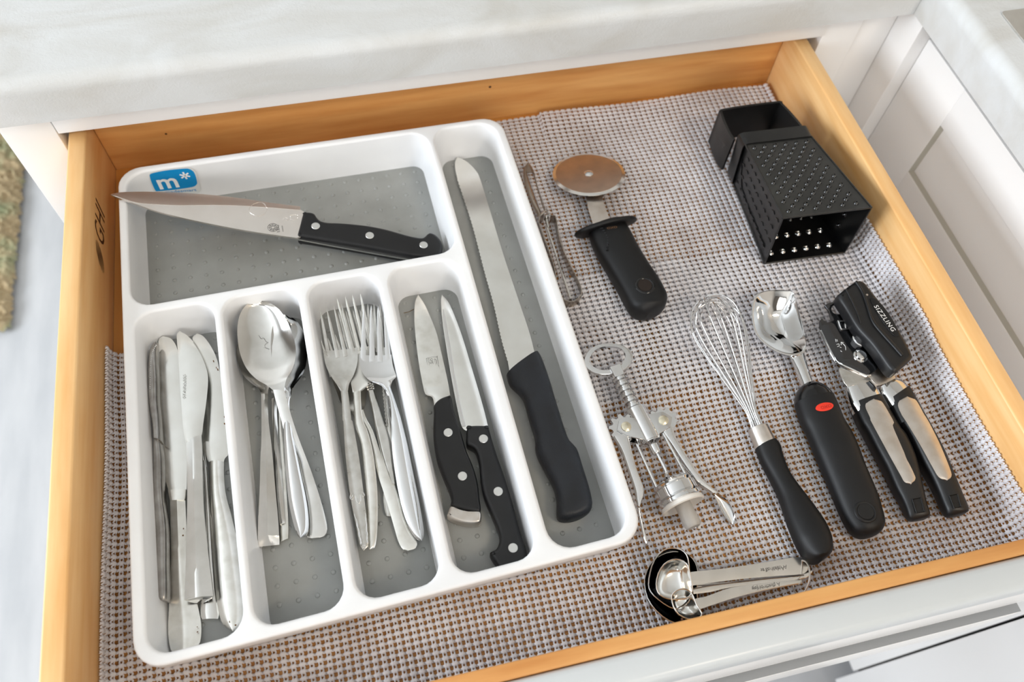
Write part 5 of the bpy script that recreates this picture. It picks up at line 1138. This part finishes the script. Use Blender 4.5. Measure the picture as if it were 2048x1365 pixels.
cup('measuring spoon on top, handle engraved a dash of tenderness', MS((268, 560), (290, 450), (350, 355), (430, 310), (510, 308), (580, 350), (608, 430), (625, 520), (640, 620), (600, 690), (520, 710), (430, 715), (340, 690), (285, 640)), 0.0290, 0.0125,
    MS((615, 440), (640, 432), (900, 405), (1200, 365), (1500, 315), (1700, 282), (1790, 300), (1835, 355)), MS((615, 575), (650, 572), (900, 535), (1200, 500), (1500, 475), (1700, 462), (1790, 445), (1838, 385)), [0.0285, 0.020, 0.0155, 0.0125], U(1350, 1170, 0.015), STEEL,
    hole=MS((1708, 370))[0], txt=('A dash of tenderness', MS((1600, 362))[0], MS((1125, 430))[0], 0.0165))
cup('smallest measuring spoon in front, handle engraved a pinch of joy', MS((425, 700), (440, 655), (490, 618), (550, 608), (610, 630), (650, 690), (680, 770), (735, 860), (700, 905), (600, 915), (500, 870), (445, 790)), 0.0300, 0.010,
    MS((655, 715), (700, 700), (780, 685), (1000, 605), (1250, 560), (1500, 530), (1760, 510)), MS((700, 815), (740, 808), (820, 780), (1100, 690), (1350, 630), (1550, 590), (1765, 555)), [0.0295, 0.022, 0.015, 0.0125], U(1360, 1200, 0.018), STEEL,
    txt=('A pinch of joy', MS((1530, 540))[0], MS((1245, 590))[0], 0.0180))
rc_ = U(*MS((1752, 490))[0], 0.0125)
rx = unit(U(*MS((1755, 355))[0], 0.0125) - U(*MS((1755, 620))[0], 0.0125))
o = obj('key_ring', tube([rc_ + rx * 0.0125 * math.cos(q) + (UPZ * 0.8 + V3(0.5, 0, 0)) * 0.0085 * math.sin(q) for q in np.linspace(0, 2 * math.pi, 32, endpoint=False)], 0.0007, 8, closed=True), SATIN)
tag(o, 'small steel ring joining the measuring spoon handles', 'ring')

# ------------------------------------------------------------------ rug on the floor
nx, ny = 110, 200
xs = np.linspace(-1.15, -0.468, nx); ys = np.linspace(0.36, 1.5, ny); X, Y = np.meshgrid(xs, ys)
X = X + rng.uniform(-0.003, 0.003, X.shape); Y = Y + rng.uniform(-0.003, 0.003, Y.shape)
ed = np.minimum(np.minimum(-0.468 - xs[None, :], ys[:, None] - 0.36), 0.03) / 0.03
Z = FZ + 0.004 + 0.020 * np.sqrt(np.clip(ed, 0, 1)) + rng.uniform(0, 0.012, X.shape)
co = np.stack([X, Y, Z], -1).reshape(-1, 3); idx = np.arange(ny - 1)[:, None] * nx + np.arange(nx - 1)[None, :]
q = np.stack([idx, idx + 1, idx + nx + 1, idx + nx], -1).reshape(-1, 4)
me = bpy.data.meshes.new('rug'); me.from_pydata((co - V3(-0.8, 0.9, FZ)).tolist(), [], q.tolist())
RUG = pm('beige_green_pile', sr(176, 156, 122), 0.95, col2=sr(150, 158, 124), scale=14, lo=0.42, hi=0.6); me.materials.append(RUG)
o = bpy.data.objects.new('rug', me); link(o, None, V3(-0.8, 0.9, FZ)); tag(o, 'shaggy beige and green rug on the floor at the left', 'rug')
bpy.context.view_layer.update()
